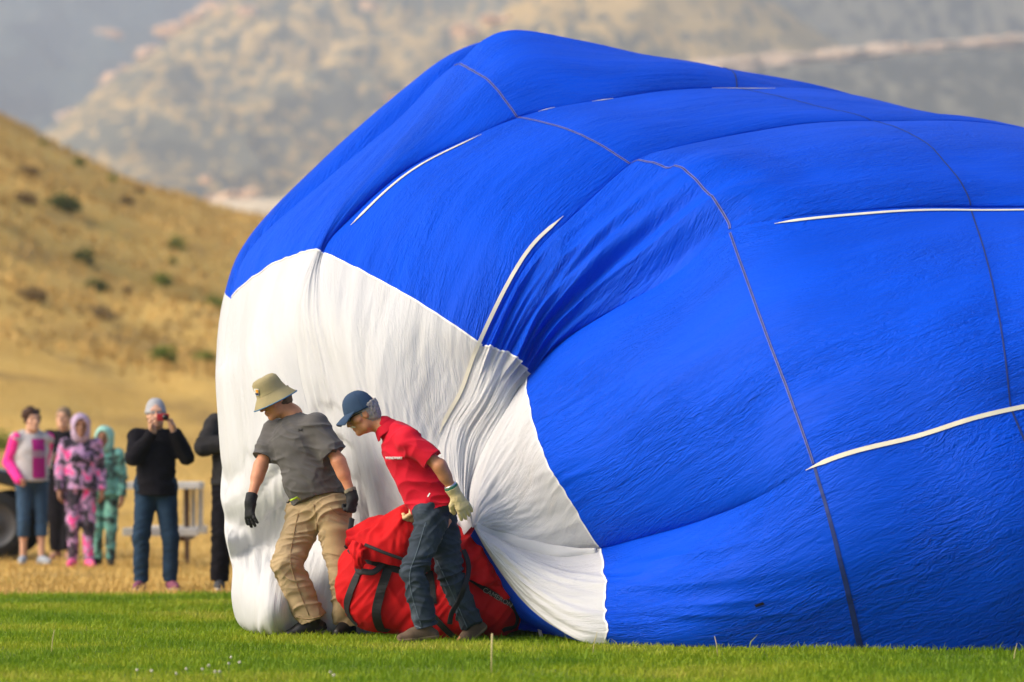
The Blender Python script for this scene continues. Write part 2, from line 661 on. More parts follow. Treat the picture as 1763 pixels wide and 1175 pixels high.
# dry blades along the field behind the lawn and up the lower hill
X, Y, rg = scatter(75000, 38.6, 120, 2.0, 43, 1.6)
keep = Y > lawn_edge(X) + rg.normal(0, 0.15, len(X))
X, Y = X[keep], Y[keep]
H = np.clip(rg.normal(0.05, 0.02, len(X)) + 0.04 * smooth01((Y - 52) / 25) * rg.random(len(X)), 0.02, 0.3)
straw_mat = blade_mat('dry_blades', [(0.2, (0.28, 0.24, 0.045)), (0.42, (0.50, 0.33, 0.095)), (0.7, (0.62, 0.42, 0.14)), (0.9, (0.40, 0.27, 0.08))], 0.35, 0.8, 0.3)
bv, bf = blades(None, X, Y, ground_z(X, Y), H, rg.uniform(0.006, 0.018, len(X)), H * rg.uniform(0.2, 1.0, len(X)), 62)
tag(obj('dry_grass', bv, bf, straw_mat, smooth=False), 'short straw coloured grass of the dry field behind the lawn', 'grass', kind='stuff')

# tufts of bunch grass on the hill: uncountable
X, Y, rg = scatter(24000, 110, 285, 4, 47, 0.9)
H = rg.uniform(0.08, 0.28, len(X))
bv, bf = blades(None, X, Y, ground_z(X, Y), H, rg.uniform(0.08, 0.25, len(X)), H * rg.uniform(0.2, 0.8, len(X)), 63)
tuft_mat = blade_mat('hill_tufts', [(0.2, (0.30, 0.20, 0.065)), (0.45, (0.50, 0.32, 0.10)), (0.7, (0.60, 0.40, 0.14)), (0.88, (0.32, 0.26, 0.075))], 0.11, 0.9, 0.2)
tag(obj('hill_grass', bv, bf, tuft_mat, smooth=False), 'tufts of dry bunch grass all over the hillside', 'grass', kind='stuff')


# ---- shrubs on the hill
def leaf_cloud(n, rx, ry, rz, size, rg, flat_bottom=True):
    P = rg.normal(0, 1, (n, 3))
    P /= np.linalg.norm(P, axis=1, keepdims=True)
    P *= rg.random((n, 1)) ** 0.4
    lob = 1 + 0.35 * noise3(P[:, 0] * 2, P[:, 1] * 2, P[:, 2] * 2, int(rg.integers(999)))[:, None]
    P = P * lob * [rx, ry, rz]
    if flat_bottom: P[:, 2] = np.abs(P[:, 2]) * 1.2
    d = rg.normal(0, 1, (n, 3)); d /= np.linalg.norm(d, axis=1, keepdims=True)
    e = np.cross(d, rg.normal(0, 1, (n, 3))); e /= np.linalg.norm(e, axis=1, keepdims=True)
    s = size * rg.uniform(0.6, 1.4, (n, 1))
    V = np.stack([P - d * s, P - e * s * .5, P + d * s, P + e * s * .5], 1).reshape(-1, 3)
    a = np.arange(n) * 4
    return V, np.stack([a, a + 1, a + 2, a + 3], 1)


def y_on_hill(xp, yp):
    """distance at which the ground seen at that photo pixel lies"""
    ds = np.linspace(40, 250, 900)
    X = (xp - CX) / F_PX * ds
    yy = HORIZON - (ground_z(X, ds) - CAM_H) / ds * F_PX
    run = np.minimum.accumulate(yy)
    return float(np.interp(-yp, -run, ds))


shrub_mats = [blade_mat('sage_leaves', [(0.25, (0.06, 0.07, 0.016)), (0.55, (0.115, 0.13, 0.03)), (0.8, (0.18, 0.19, 0.05))], 1.5, 0.8, 0.2),
              blade_mat('green_leaves', [(0.25, (0.10, 0.13, 0.016)), (0.55, (0.19, 0.24, 0.03)), (0.8, (0.28, 0.32, 0.06))], 1.5, 0.8, 0.25),
              blade_mat('brown_leaves', [(0.25, (0.20, 0.13, 0.05)), (0.55, (0.29, 0.195, 0.08)), (0.8, (0.38, 0.26, 0.115))], 1.5, 0.9, 0.2)]
shrub_list = [   # pixel x, y of the base, width, height in pixels, kind, label
    (105, 360, 78, 30, 0, 'wide dark green shrub high on the hillside'),
    (42, 348, 44, 18, 2, 'low brownish bush beside the wide dark shrub on the hill'),
    (143, 452, 46, 27, 0, 'round dark green shrub in the middle of the hillside'),
    (165, 500, 46, 22, 0, 'grey green shrub just below the round dark shrub'),
    (303, 428, 34, 24, 1, 'small green shrub below the right crest of the hill'),
    (296, 455, 20, 14, 1, 'tiny green shrub under the small one near the right crest'),
    (280, 490, 38, 22, 1, 'pale green shrub right of the grey green one on the slope'),
    (368, 532, 44, 26, 1, 'yellow green shrub beside the left edge of the balloon'),
    (278, 622, 62, 30, 1, 'bright green bush low on the slope above the spectators'),
    (352, 624, 46, 22, 1, 'faint green bush between the bright one and the balloon'),
    (5, 775, 44, 36, 1, 'dark green bush above the black truck'),
    (215, 352, 36, 16, 2, 'brown bush on the upper slope right of the wide shrub'),
    (45, 300, 50, 16, 2, 'dark brown scrub patch near the top of the hill'),
    (218, 505, 24, 16, 2, 'small brown clump right of the grey green shrub'),
    (55, 515, 60, 22, 2, 'brown scrub patch at the left edge of the mid slope'),
    (160, 545, 80, 20, 2, 'broad low brown scrub under the grey green shrub'),
    (135, 285, 26, 14, 1, 'small green shrub standing on the hill crest'),
    (190, 312, 24, 12, 1, 'small shrub on the crest line further right'),
    (237, 331, 26, 12, 2, 'little brown shrub on the crest line near its right end'),
    (75, 250, 18, 10, 1, 'tiny shrub at the upper left of the hill crest'),
]
for k, (xp, yp, wp, hp, kd, lab) in enumerate(shrub_list):
    d = y_on_hill(xp, yp)
    pxm = F_PX / d
    rg = np.random.default_rng(100 + k)
    rx, rz = wp / pxm / 2, hp / pxm / 1.25
    base = np.array([(xp - CX) / F_PX * d, d, 0]); base[2] = ground_z(base[0], base[1]) - 0.1 * rz
    root = empty('shrub', base)
    tag(root, lab, 'shrub', 'shrubs on the dry hill')
    V, Fc = leaf_cloud(420, rx, rx * 0.8, rz, rx * 0.16, rg)
    obj('foliage', V + base, Fc, shrub_mats[kd], root, smooth=False)
    for q in range(4):
        a = rg.uniform(0, 6.28)
        tip = base + [rx * .5 * math.cos(a), rx * .4 * math.sin(a), rz * .7]
        tv, tf = tube([base - [0, 0, .1], (base + tip) / 2 + [0, 0, rz * .1], tip], [rx * .05, rx * .04, rx * .015], 6)
        obj('stem', tv, tf, mat('shrub_bark', (0.13, 0.09, 0.06), 0.9), root)


# ---- mountains: sheets of rising ground 1.5 to 5 km away
def mountain_mat(name, stops, tree, tree_amt, scale, band=None):
    m, nt, b = nodes_of(name)
    v = coords(nt)
    r = ramp(nt, stops)
    nt.links.new(noise_node(nt, coords(nt, (1, 1, 0.6)), 0.0075 * scale, 8, 0.62, 0.6), r.inputs[0])
    tr = ramp(nt, [(0.47 - tree_amt, (0, 0, 0)), (0.55 - tree_amt, (1, 1, 1))])
    a = noise_node(nt, coords(nt, (1, 0.22, 0.4)), 0.13 * scale, 2, 0.6)
    mpd = coords(nt, (1, .5, 0.5)); mpd.node.inputs['Rotation'].default_value = (0, math.radians(-38), 0)
    mpd.node.inputs['Scale'].default_value = (0.35, 0.4, 1.4)
    a2 = noise_node(nt, mpd, 0.011 * scale, 4, 0.6)
    ad = N(nt, 'ShaderNodeMath', operation='MULTIPLY_ADD'); ad.inputs[1].default_value = 0.55
    sb = N(nt, 'ShaderNodeMath', operation='SUBTRACT'); sb.inputs[1].default_value = 0.275
    nt.links.new(a, sb.inputs[0]); nt.links.new(a2, ad.inputs[0]); nt.links.new(sb.outputs[0], ad.inputs[2])
    nt.links.new(ad.outputs[0], tr.inputs[0])
    mx = N(nt, 'ShaderNodeMix', data_type='RGBA')
    nt.links.new(tr.outputs[0], mx.inputs['Factor'])
    nt.links.new(r.outputs[0], mx.inputs['A'])
    mx.inputs['B'].default_value = (*tree, 1)
    nt.links.new(mx.outputs['Result'], b.inputs['Base Color'])
    b.inputs['Roughness'].default_value = 1.0
    b.inputs['Specular IOR Level'].default_value = 0.0
    return m


def mountain(name, ridge, d0, y_base, slope_depth, material, seed, rough=1.0, x_base=None):
    """ridge: photo pixels (x, y, metres); the face falls from it towards the camera"""
    k = np.array(ridge, float)
    n, mrow = 240, 90
    xs = np.linspace(k[0, 0], k[-1, 0], n)
    R = hermite(xs, [(a, bb, c) for a, bb, c in k])
    ridge_y, ridge_d = R[:, 0], R[:, 1]
    top = np.stack([(xs - CX) / F_PX * ridge_d, ridge_d, CAM_H + (HORIZON - ridge_y) / F_PX * ridge_d], 1)
    base_d = ridge_d - slope_depth
    xb = xs if x_base is None else xs + np.interp(xs, *x_base)
    basep = np.stack([(xb - CX) / F_PX * base_d, base_d, CAM_H + (HORIZON - y_base) / F_PX * base_d], 1)
    s = np.linspace(0, 1.35, mrow)
    P = np.empty((n, mrow, 3))
    for j, t in enumerate(s):
        if t <= 1:
            P[:, j] = basep + (top - basep) * t
            P[:, j, 2] = basep[:, 2] + (top[:, 2] - basep[:, 2]) * (t ** 1.1)
        else:
            P[:, j] = top + (top - basep) * (t - 1) * [1, 1, 0]
            P[:, j, 2] = top[:, 2] - (top[:, 2] - basep[:, 2]) * (t - 1) * 1.2
    amp = np.sin(np.clip(s, 0, 1) * np.pi) ** 0.5 * 0.9 + 0.1
    g = fbm(P[..., 0] / 170, P[..., 1] / 340, 0.3, seed, 5, 0.55)
    P[..., 2] += rough * 22 * (1 - 2 * np.abs(g)) * amp[None] - 3 * rough
    P[..., 2] += rough * 5 * fbm(P[..., 0] / 30, P[..., 1] / 60, 0.3, seed + 9, 4) * amp[None]
    o = obj(name, P.reshape(-1, 3), grid_faces(n, mrow), material)
    o['kind'] = 'structure'
    return o, P, s


TAN = [(0.25, (0.31, 0.21, 0.085)), (0.5, (0.43, 0.295, 0.115)), (0.72, (0.53, 0.36, 0.15)), (0.85, (0.54, 0.37, 0.21))]
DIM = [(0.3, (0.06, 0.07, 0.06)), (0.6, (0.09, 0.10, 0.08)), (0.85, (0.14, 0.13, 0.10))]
mm_back = mountain_mat('shaded_mountain', DIM, (0.035, 0.05, 0.045), 0.10, 0.8)  # shade on the far slopes is put into these dark ground and tree colours
mm_spur = mountain_mat('dry_mountain', TAN, (0.125, 0.12, 0.08), 0.02, 1.0)
mm_spur2 = mountain_mat('dry_mountain_near', TAN, (0.13, 0.12, 0.08), 0.0, 1.15)
mm_dark = mountain_mat('dark_slope', [(0.3, (0.10, 0.10, 0.08)), (0.6, (0.15, 0.14, 0.10)), (0.85, (0.22, 0.19, 0.13))], (0.05, 0.055, 0.045), 0.05, 1.0)  # darker, greyer ground and mottling than the tan spurs

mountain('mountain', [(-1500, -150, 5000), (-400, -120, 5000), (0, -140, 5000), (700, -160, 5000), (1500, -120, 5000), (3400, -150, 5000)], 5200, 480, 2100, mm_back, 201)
sp1, P1m, s1 = mountain('mountain_spur', [(40, 262, 2750), (90, 215, 2780), (130, 183, 2800), (200, 130, 2850), (270, 80, 2900), (360, 12, 3000), (460, -50, 3100), (620, -110, 3200), (1000, -160, 3300), (1400, -180, 3400)], 3000, 440, 900, mm_spur, 202,
                        0.5, ([40, 400, 1400], [20, 60, 0]))
sp2, P2m, s2 = mountain('mountain_spur', [(380, 400, 2150), (470, 345, 2180), (560, 285, 2220), (650, 208, 2270), (720, 150, 2310), (800, 75, 2360), (860, 20, 2400), (960, -50, 2450), (1150, -70, 2500), (1300, -20, 2540), (1420, 60, 2560), (1600, 190, 2580), (1800, 330, 2600)], 2400, 470, 600, mm_spur2, 203,
                        0.4, ([380, 700, 1800], [10, 40, 40]))
sp3, P3m, s3 = mountain('mountain_slope', [(900, 160, 2150), (1180, 125, 2200), (1260, 110, 2250), (1400, 98, 2300), (1500, 88, 2320), (1763, 64, 2360), (2300, 20, 2450), (3000, -30, 2550)], 2400, 470, 700, mm_dark, 204, 0.25)

mountain('mountain_slope', [(1120, -60, 2750), (1300, -75, 2780), (1763, -95, 2800), (2300, -90, 2850), (3000, -80, 2900)], 2800, 460, 350, mm_dark, 205, 0.3)

# pale rock: outcrops along the ridges and a long cliff band on the right
rock_mat = multi_noise_mat('pale_pink_rock', [(0.25, (0.54, 0.33, 0.17)), (0.5, (0.72, 0.47, 0.27)), (0.8, (0.80, 0.57, 0.36))], 0.05, 0.95, 6)

cliff_mat = multi_noise_mat('tan_cliff', [(0.25, (0.46, 0.33, 0.21)), (0.5, (0.60, 0.44, 0.29)), (0.8, (0.70, 0.53, 0.37))], 0.03, 0.95, 6)


def rock(parent, p, rx, rz, seed, stretch=1.0, material=None):
    rg = np.random.default_rng(seed)
    nu, nv = 18, 12
    u = np.linspace(0, 2 * np.pi, nu + 1)[:-1]
    vv = np.linspace(-0.45 * np.pi, 0.5 * np.pi, nv)
    U, V = np.meshgrid(u, vv, indexing='ij')
    D = np.stack([np.cos(U) * np.cos(V), np.sin(U) * np.cos(V), np.sin(V)], 2)
    rr = 1 + 0.75 * fbm(D[..., 0] * 1.7, D[..., 1] * 1.7, D[..., 2] * 1.7 + seed, seed, 3)
    P = D * rr[..., None] * [rx * stretch, rx, rz] + p
    i, j = np.meshgrid(np.arange(nu), np.arange(nv - 1), indexing='ij')
    a = (i * nv + j).ravel(); c = (((i + 1) % nu) * nv + j).ravel()
    return obj('rock_outcrop', P.reshape(-1, 3), np.stack([a, c, c + 1, a + 1], 1), material or rock_mat, parent, smooth=False)


k = 0
for par, lst in ((sp1, [(262, 84, 16, 9, 2885), (247, 92, 13, 8, 2870), (198, 128, 15, 8, 2840), (182, 138, 9, 6, 2830), (310, 46, 26, 12, 2935), (335, 30, 18, 11, 2950), (368, 14, 22, 16, 2990), (385, 22, 14, 12, 2960), (425, 18, 14, 11, 2900),
                        (296, 56, 16, 7, 2920), (222, 113, 12, 5, 2855), (118, 195, 13, 12, 2775), (130, 200, 9, 9, 2770), (190, 55, 16, 8, 3300), (636, 6, 11, 9, 2900)]),
                 (sp2, [(800, 50, 17, 14, 2330), (850, 32, 22, 12, 2380), (726, 152, 18, 12, 2290), (695, 165, 22, 5, 2280), (655, 196, 12, 5, 2250), (880, 70, 16, 10, 2300), (905, 20, 16, 12, 2400), (540, 308, 12, 6, 2200)])):
    for (xp, yp, wr, hr, d) in lst:
        k += 1
        rock(par, W(xp, yp + 4, d), wr / F_PX * d, hr / F_PX * d * .8, 300 + k, 1.25)
for i, xp in enumerate(np.arange(1190, 2300, 26)):
    yy = np.interp(xp, [1190, 1240, 1330, 1500, 1600, 1763, 2300], [118, 112, 104, 88, 82, 66, 24])
    d = np.interp(xp, [900, 1180, 1260, 1400, 1763, 2300], [2140, 2190, 2240, 2290, 2350, 2440])
    wz = np.interp(xp, [1190, 1300, 1450, 1560, 1640, 1700, 1763], [14, 15, 14, 13, 6, 8, 12])
    k += 1
    rock(sp3, W(xp, yy + 4 * math.sin(i * 1.7) + 5, d - 10), 24 / F_PX * d, wz / F_PX * d * (0.55 + 0.4 * random.random()), 300 + k, 1.7, cliff_mat)

# pale valley floor seen over the hill's right shoulder
vx = np.linspace(-200, 1900, 120)
vt = np.linspace(0, 1, 40)
VX, VT = np.meshgrid(vx, vt, indexing='ij')
VD = 900 + VT * 900
VY = 430 - 86 * VT ** 0.8
Pv = np.stack([(VX - CX) / F_PX * VD, VD, CAM_H + (HORIZON - VY) / F_PX * VD + 1.2 * fbm(VX / 60, VT * 6, 0.2, 77, 3)], 2)
val_mat = multi_noise_mat('pale_meadow', [(0.3, (0.58, 0.43, 0.24)), (0.55, (0.74, 0.57, 0.35)), (0.8, (0.80, 0.64, 0.44))], 0.01, 0.95, 6)
tag(obj('valley_floor', Pv.reshape(-1, 3), grid_faces(*VX.shape), val_mat), kind='structure')
for i, (xp, yp, wr, hr) in enumerate([(400, 342, 26, 9), (425, 340, 20, 12), (372, 346, 16, 6), (355, 310, 9, 6), (440, 348, 12, 6), (360, 345, 10, 5)]):
    d = 1820
    rk = rock(None, W(xp, yp, d), wr / F_PX * d, hr / F_PX * d, 400 + i)
    rk.name = 'boulder'
    tag(rk, ['broad pale pink boulder at the foot of the mountain', 'tall pale boulder in the valley gap beside the balloon', 'low pale boulder at the left of the valley gap',
             'small lone pale boulder above the valley gap', 'small pale boulder nearest the balloon edge in the gap', 'flat pale boulder beside the low one on the left'][i], 'rock', 'pale boulders at the valley edge')

# haze: a closed box of even, thin air round the whole place
hv, hf = box((0, 3120, 310), (5800, 6360, 740))
hm = bpy.data.materials.new('haze_air'); hm.use_nodes = True
hn = hm.node_tree
for nn in list(hn.nodes):
    if nn.type == 'BSDF_PRINCIPLED': hn.nodes.remove(nn)
pv = hn.nodes.new('ShaderNodeVolumePrincipled')
pv.inputs['Color'].default_value = (0.74, 0.83, 1.0, 1)
pv.inputs['Density'].default_value = 0.00016
pv.inputs['Anisotropy'].default_value = 0.0
hn.links.new(pv.outputs[0], hn.nodes['Material Output'].inputs['Volume'])
tag(obj('haze', hv, hf, hm, smooth=False), 'thin blue morning haze over the valley', 'haze', kind='stuff')


# ================================================================== THE BALLOON ENVELOPE
# meridians: creases between gores, each a list of (u, photo x, photo y, metres); u = 2, 4, 6 are the seams round the envelope
MER = {
    'S': [(0, 430, 1094, 31.2), (.1, 408, 1070, 31.3), (.22, 399, 1030, 31.3), (.35, 404, 985, 31.5), (.42, 399, 965, 31.7), (.52, 392, 930, 31.6), (.6, 394, 905, 31.8), (.7, 386, 870, 31.75), (.82, 393, 832, 31.95), (.9, 388, 800, 31.9), (1, 382, 720, 32.0), (1.5, 385, 615, 32.4), (2, 398, 515, 32.7), (2.25, 412, 462, 32.9), (2.5, 440, 418, 33.1),
          (3, 560, 311, 33.6), (3.5, 680, 211, 34.2), (4, 783, 120, 34.8), (5, 950, 112, 35.4), (6, 1260, 165, 35.8), (7, 1800, 330, 36.2), (8, 2500, 650, 36.5)],
    'L0': [(0, 520, 1100, 30.9), (.1, 505, 1085, 30.45), (.22, 505, 1030, 30.35), (.33, 520, 975, 30.7), (.42, 530, 945, 31.2), (.7, 545, 790, 30.95), (1, 516, 640, 31.1), (1.5, 512, 520, 31.3), (2, 547, 431, 31.65), (2.5, 606, 338, 32.3), (3, 668, 262, 32.9),
           (3.5, 735, 182, 33.6), (4, 790, 110, 34.2), (4.3, 834, 68, 34.3), (4.6, 885, 52, 34.35), (5, 1000, 70, 34.45), (5.5, 1110, 94, 34.6), (6, 1245, 117, 34.9), (6.4, 1450, 158, 35.2), (7, 1800, 300, 35.8), (8, 2500, 600, 36.2)],
    'L1': [(0, 640, 1103, 30.75), (.1, 640, 1080, 30.6), (.22, 640, 1020, 30.55), (.4, 640, 930, 30.75), (.7, 615, 790, 30.62), (1, 578, 650, 30.75), (1.5, 553, 530, 31.0), (2, 556, 437, 31.6), (2.5, 603, 377, 31.9), (3, 700, 293, 32.2), (3.5, 820, 233, 32.5), (4, 890, 204, 32.7),
           (5, 1040, 172, 33.1), (6, 1268, 152, 33.8), (6.4, 1440, 158, 34.2), (7, 1800, 262, 34.8), (8, 2500, 560, 35.6)],
    'L2': [(0, 812, 907, 29.72), (.2, 800, 890, 29.9), (.4, 778, 845, 30.1), (.7, 755, 785, 30.2), (1, 766, 742, 30.25), (1.5, 803, 677, 30.25), (2, 832, 597, 30.25), (2.5, 880, 500, 30.35), (3, 925, 432, 30.5), (3.5, 977, 383, 30.7), (4, 1086, 284, 31.2), (4.4, 1140, 263, 31.4),
           (5, 1260, 234, 31.8), (6, 1500, 209, 32.4), (7, 1860, 245, 33.0), (8, 2500, 500, 34.5)],
    'L2b': [(0, 815, 908, 29.7), (.5, 806, 850, 30.05), (1, 830, 780, 30.15), (1.5, 871, 708, 30.2), (2, 911, 648, 30.4), (2.5, 970, 588, 30.27), (3, 1050, 537, 30.08), (3.5, 1160, 475, 29.9), (4, 1256, 398, 29.75), (4.4, 1335, 379, 29.65), (5, 1480, 363, 29.75),
            (6, 1670, 357, 30.0), (7, 2000, 372, 30.3), (8, 2500, 480, 31.5)],
    'L3': [(0, 817, 909, 29.68), (.5, 850, 920, 29.85), (1, 900, 938, 29.8), (1.5, 965, 950, 29.72), (2, 1034, 944, 29.6), (2.5, 1105, 926, 29.25), (3, 1200, 899, 28.85), (3.5, 1300, 859, 28.42), (4, 1402, 803, 28.12), (5, 1580, 750, 27.95),
           (6, 1740, 703, 27.9), (7, 2100, 640, 28.2), (8, 2500, 640, 30.5)],
    'Gd': [(0, 817, 911, 29.66), (.3, 833, 940, 29.66), (.6, 858, 980, 29.62), (1, 897, 1032, 29.5), (1.5, 955, 1080, 29.2), (1.8, 1003, 1105, 29.0), (2, 1040, 1113, 28.95), (3, 1230, 1117, 28.6), (4, 1482, 1120, 28.35), (6, 1880, 1122, 28.2), (7, 2200, 1121, 28.3),
           (8, 2500, 1110, 29.5)],
    'B1': [(0, 700, 1100, 30.9), (1, 760, 1092, 31.6), (2, 900, 1078, 32.5), (4, 1300, 1055, 35), (6, 1800, 1050, 35.6), (7, 2200, 1050, 35.6), (8, 2500, 1040, 35.6)],
    'B2': [(0, 520, 1088, 31.6), (.5, 500, 900, 33.0), (1, 520, 720, 33.8), (2, 640, 620, 34.8), (4, 1000, 560, 37.0), (6, 1500, 560, 38.0), (7, 2000, 640, 38.0), (8, 2450, 760, 37.2)],
}
# mid-lines of the gores between two creases
MID = {
    ('S', 'L0'): [(0, 468, 1098, 31.0), (.1, 450, 1085, 30.45), (.22, 450, 1030, 30.35), (.33, 456, 985, 30.75), (.42, 460, 958, 31.5), (.7, 455, 840, 31.25), (1, 440, 680, 31.4), (1.5, 440, 570, 31.75), (2, 474, 455, 32.1), (2.5, 520, 385, 32.5), (3, 612, 288, 33.1), (3.5, 706, 199, 33.8), (4, 786, 116, 34.5), (5, 970, 90, 35), (6, 1250, 140, 35.4), (8, 2500, 630, 36.4)],
    ('L0', 'L1'): [(0, 580, 1102, 30.75), (.1, 575, 1083, 30.45), (.22, 575, 1025, 30.4), (.4, 590, 938, 30.75), (1, 545, 640, 30.92), (1.5, 530, 525, 31.13), (2, 550, 434, 31.6), (2.5, 592, 358, 31.95), (3, 676, 272, 32.35), (3.5, 760, 203, 32.85), (4, 842, 143, 33.2), (4.6, 930, 110, 33.5), (5, 1020, 116, 33.6), (6, 1262, 130, 34.2), (8, 2500, 580, 35.8)],
    ('L1', 'L2'): [(0, 725, 1010, 30.3), (.22, 720, 960, 30.2), (.5, 690, 860, 30.25), (1, 650, 690, 30.35), (1.5, 655, 590, 30.45), (2, 696, 507, 30.6), (2.5, 740, 425, 30.85), (3, 798, 348, 31.1), (3.5, 888, 285, 31.4), (4, 988, 232, 31.7), (5, 1150, 196, 32.2), (6, 1392, 176, 32.9), (7, 1800, 240, 33.6), (8, 2500, 520, 35)],
    ('L2', 'L2b'): [(0, 814, 907, 29.7), (.5, 795, 840, 30.0), (1, 800, 755, 30.2), (1.5, 840, 688, 30.2), (2, 878, 612, 30.25), (2.5, 928, 535, 30.25), (3, 1000, 465, 30.25), (3.5, 1085, 390, 30.25), (4, 1190, 308, 30.3), (5, 1370, 275, 30.5), (6, 1610, 262, 30.8), (7, 1960, 300, 31.4), (8, 2500, 480, 33)],
    ('L2b', 'L3'): [(0, 816, 908, 29.69), (.5, 830, 880, 29.75), (1, 862, 850, 29.88), (1.5, 900, 815, 29.85), (2, 940, 782, 29.65), (2.5, 1030, 750, 29.3), (3, 1120, 700, 29.02), (3.5, 1220, 655, 28.78), (4, 1328, 600, 28.58), (5, 1530, 550, 28.4), (6, 1715, 520, 28.35), (7, 2050, 500, 28.3), (8, 2500, 560, 30.5)],
    ('L3', 'Gd'): [(0, 817, 910, 29.67), (.5, 850, 945, 29.6), (1, 905, 990, 29.45), (1.5, 970, 1025, 29.2), (2, 1044, 1035, 29.0), (2.5, 1120, 1028, 28.8), (3, 1210, 1012, 28.5), (4, 1445, 958, 28.04), (5, 1640, 932, 27.88), (6, 1820, 908, 27.8), (7, 2150, 880, 28.1), (8, 2500, 880, 29.8)],
    ('Gd', 'B1'): None, ('B1', 'B2'): None, ('B2', 'S'): [(0, 455, 1090, 31.5), (.5, 410, 890, 32.5), (1, 405, 710, 33), (2, 440, 520, 34), (4, 830, 180, 36.3), (6, 1350, 220, 37.5), (7, 1900, 400, 37.5), (8, 2500, 690, 37)],
}
US = np.concatenate([np.linspace(0, 2, 150), np.linspace(2, 6, 300)[1:], np.linspace(6, 7, 46)[1:], np.linspace(7, 8, 14)[1:]])
NU = len(US)


def mer(name):
    k = MER[name]
    w = [(a, *W(x, y, d)) for a, x, y, d in k]
    p = hermite(US, w)
    if name in ('Gd', 'B1'): p[:, 2] = np.where((US > 2) | (name == 'B1'), np.maximum(p[:, 2], 0.0) * 0 + 0.004, p[:, 2])
    return p


def uidx(u): return int(np.argmin(np.abs(US - u)))


order = ['S', 'L0', 'L1', 'L2', 'L2b', 'L3', 'Gd', 'B1', 'B2']
res = {'S': 74, 'L0': 60, 'L1': 130, 'L2': 120, 'L2b': 150, 'L3': 110, 'Gd': 14, 'B1': 16, 'B2': 30}
LOBES = []
for i, a in enumerate(order):
    bnm = order[(i + 1) % len(order)]
    A, B = mer(a), mer(bnm)
    nvl = res[a]
    s = np.linspace(0, 1, nvl)
    t = 0.55 * s + 0.45 * (1 - np.cos(np.pi * s)) / 2
    P = A[:, None] * (1 - t)[None, :, None] + B[:, None] * t[None, :, None]
    mid = MID[(a, bnm)]
    if mid is not None:
        M = hermite(US, [(u, *W(x, y, d)) for u, x, y, d in mid])
        p = np.full(NU, 0.72)
        if a in ('L2b', 'L3'): p = 0.75 + 0.25 * smooth01((US - (2.4 if a == 'L3' else 3.2)) / 1.2)
        if a in ('S', 'L0', 'L1'): p = 0.72 + 0.28 * smooth01((2.0 - US) / .3)
        w = np.clip(np.sin(np.pi * t), 0, 1)[None, :] ** p[:, None]
        P = P + w[..., None] * (M - (A + B) / 2)[:, None]
    amp_j = {'L3': .045, 'L2b': .015, 'L2': .02, 'L1': .008, 'S': .01}.get(a, 0)
    if amp_j:
        stp = noise3(t * 9, .3, .7, 601 + i) + .5 * noise3(t * 23, .3, .7, 611 + i)
        stp = stp * np.sin(np.pi * t) ** .5
        for j in range(nvl):
            ue = US + amp_j * stp[j] * np.exp(-((US - 2) / .35) ** 2)
            P[:, j] = np.stack([np.interp(ue, US, P[:, j, c]) for c in range(3)], 1)
    LOBES.append([a, t, P])

# one sheet round the envelope for arc lengths and normals
seg, cols_, PP, TT = [], 0, [], []
for a, t, P in LOBES:
    seg.append((a, cols_, cols_ + P.shape[1]))
    cols_ += P.shape[1]
    PP.append(P); TT.append(t)
PP = np.concatenate(PP, 1); TT = np.concatenate(TT)
lob_id = np.concatenate([np.full(s[2] - s[1], i) for i, s in enumerate(seg)])
Ulen = np.concatenate([[0], np.cumsum(np.linalg.norm(np.diff(PP[:, :seg[5][2]], axis=0), axis=2).mean(1))])
width = {i: np.linalg.norm(np.diff(PP[:, s[1]:s[2]], axis=1), axis=2).sum(1) for i, s in enumerate(seg)}
Vw = np.stack([TT[c] * (0.45 * width[lob_id[c]] + 0.55 * width[lob_id[c]][uidx(4)]) + 7.3 * lob_id[c] for c in range(PP.shape[1])], 1)
Ug = np.repeat(Ulen[:, None], PP.shape[1], 1)
uu = US[:, None]

Nn = np.empty_like(PP)
for a, c0, c1 in seg:
    Nn[:, c0:c1] = grid_normals(PP[:, c0:c1])
front = Nn[uidx(3):uidx(5), seg[4][1]:seg[4][2], 1].mean()
if front > 0: Nn = -Nn
FLIP = front > 0

edge = (np.sin(np.pi * TT) ** 0.45)[None, :]
skew = Ug * 0.16                                             # creases run a little across the gores
crin = fbm(Ug * 2.6, (Vw + skew) * 15, 0.1, 501, 3, 0.6)
fold = 1 - 2 * np.abs(fbm(Ug * 0.75, (Vw + skew * .6) * 4.2, 0.5, 511, 3))
big = fbm(Ug * 0.5, Vw * 1.1, 0.3, 521, 2)
gath = np.exp(-np.abs(uu - 2.0) / 0.8)                       # tighter folds near the white seam
disp = 0.0012 * crin * (1 + 0.6 * gath) + 0.006 * fold * (0.5 + gath) + 0.024 * big * (1 - .5 * smooth01((2.05 - uu) / 0.4))
white = smooth01((2.05 - uu) / 0.4)
tt = TT[None, :]
lob = lob_id[None, :]
plw = fbm(uu * 0.8 + 3, tt * 9 + lob * 13.7, 0.2, 531, 3, 0.55)
disp = disp + white * (0.012 * plw * np.clip(1.6 - uu * .5, .4, 1.2) * np.clip(uu * 2, 0.25, 1))
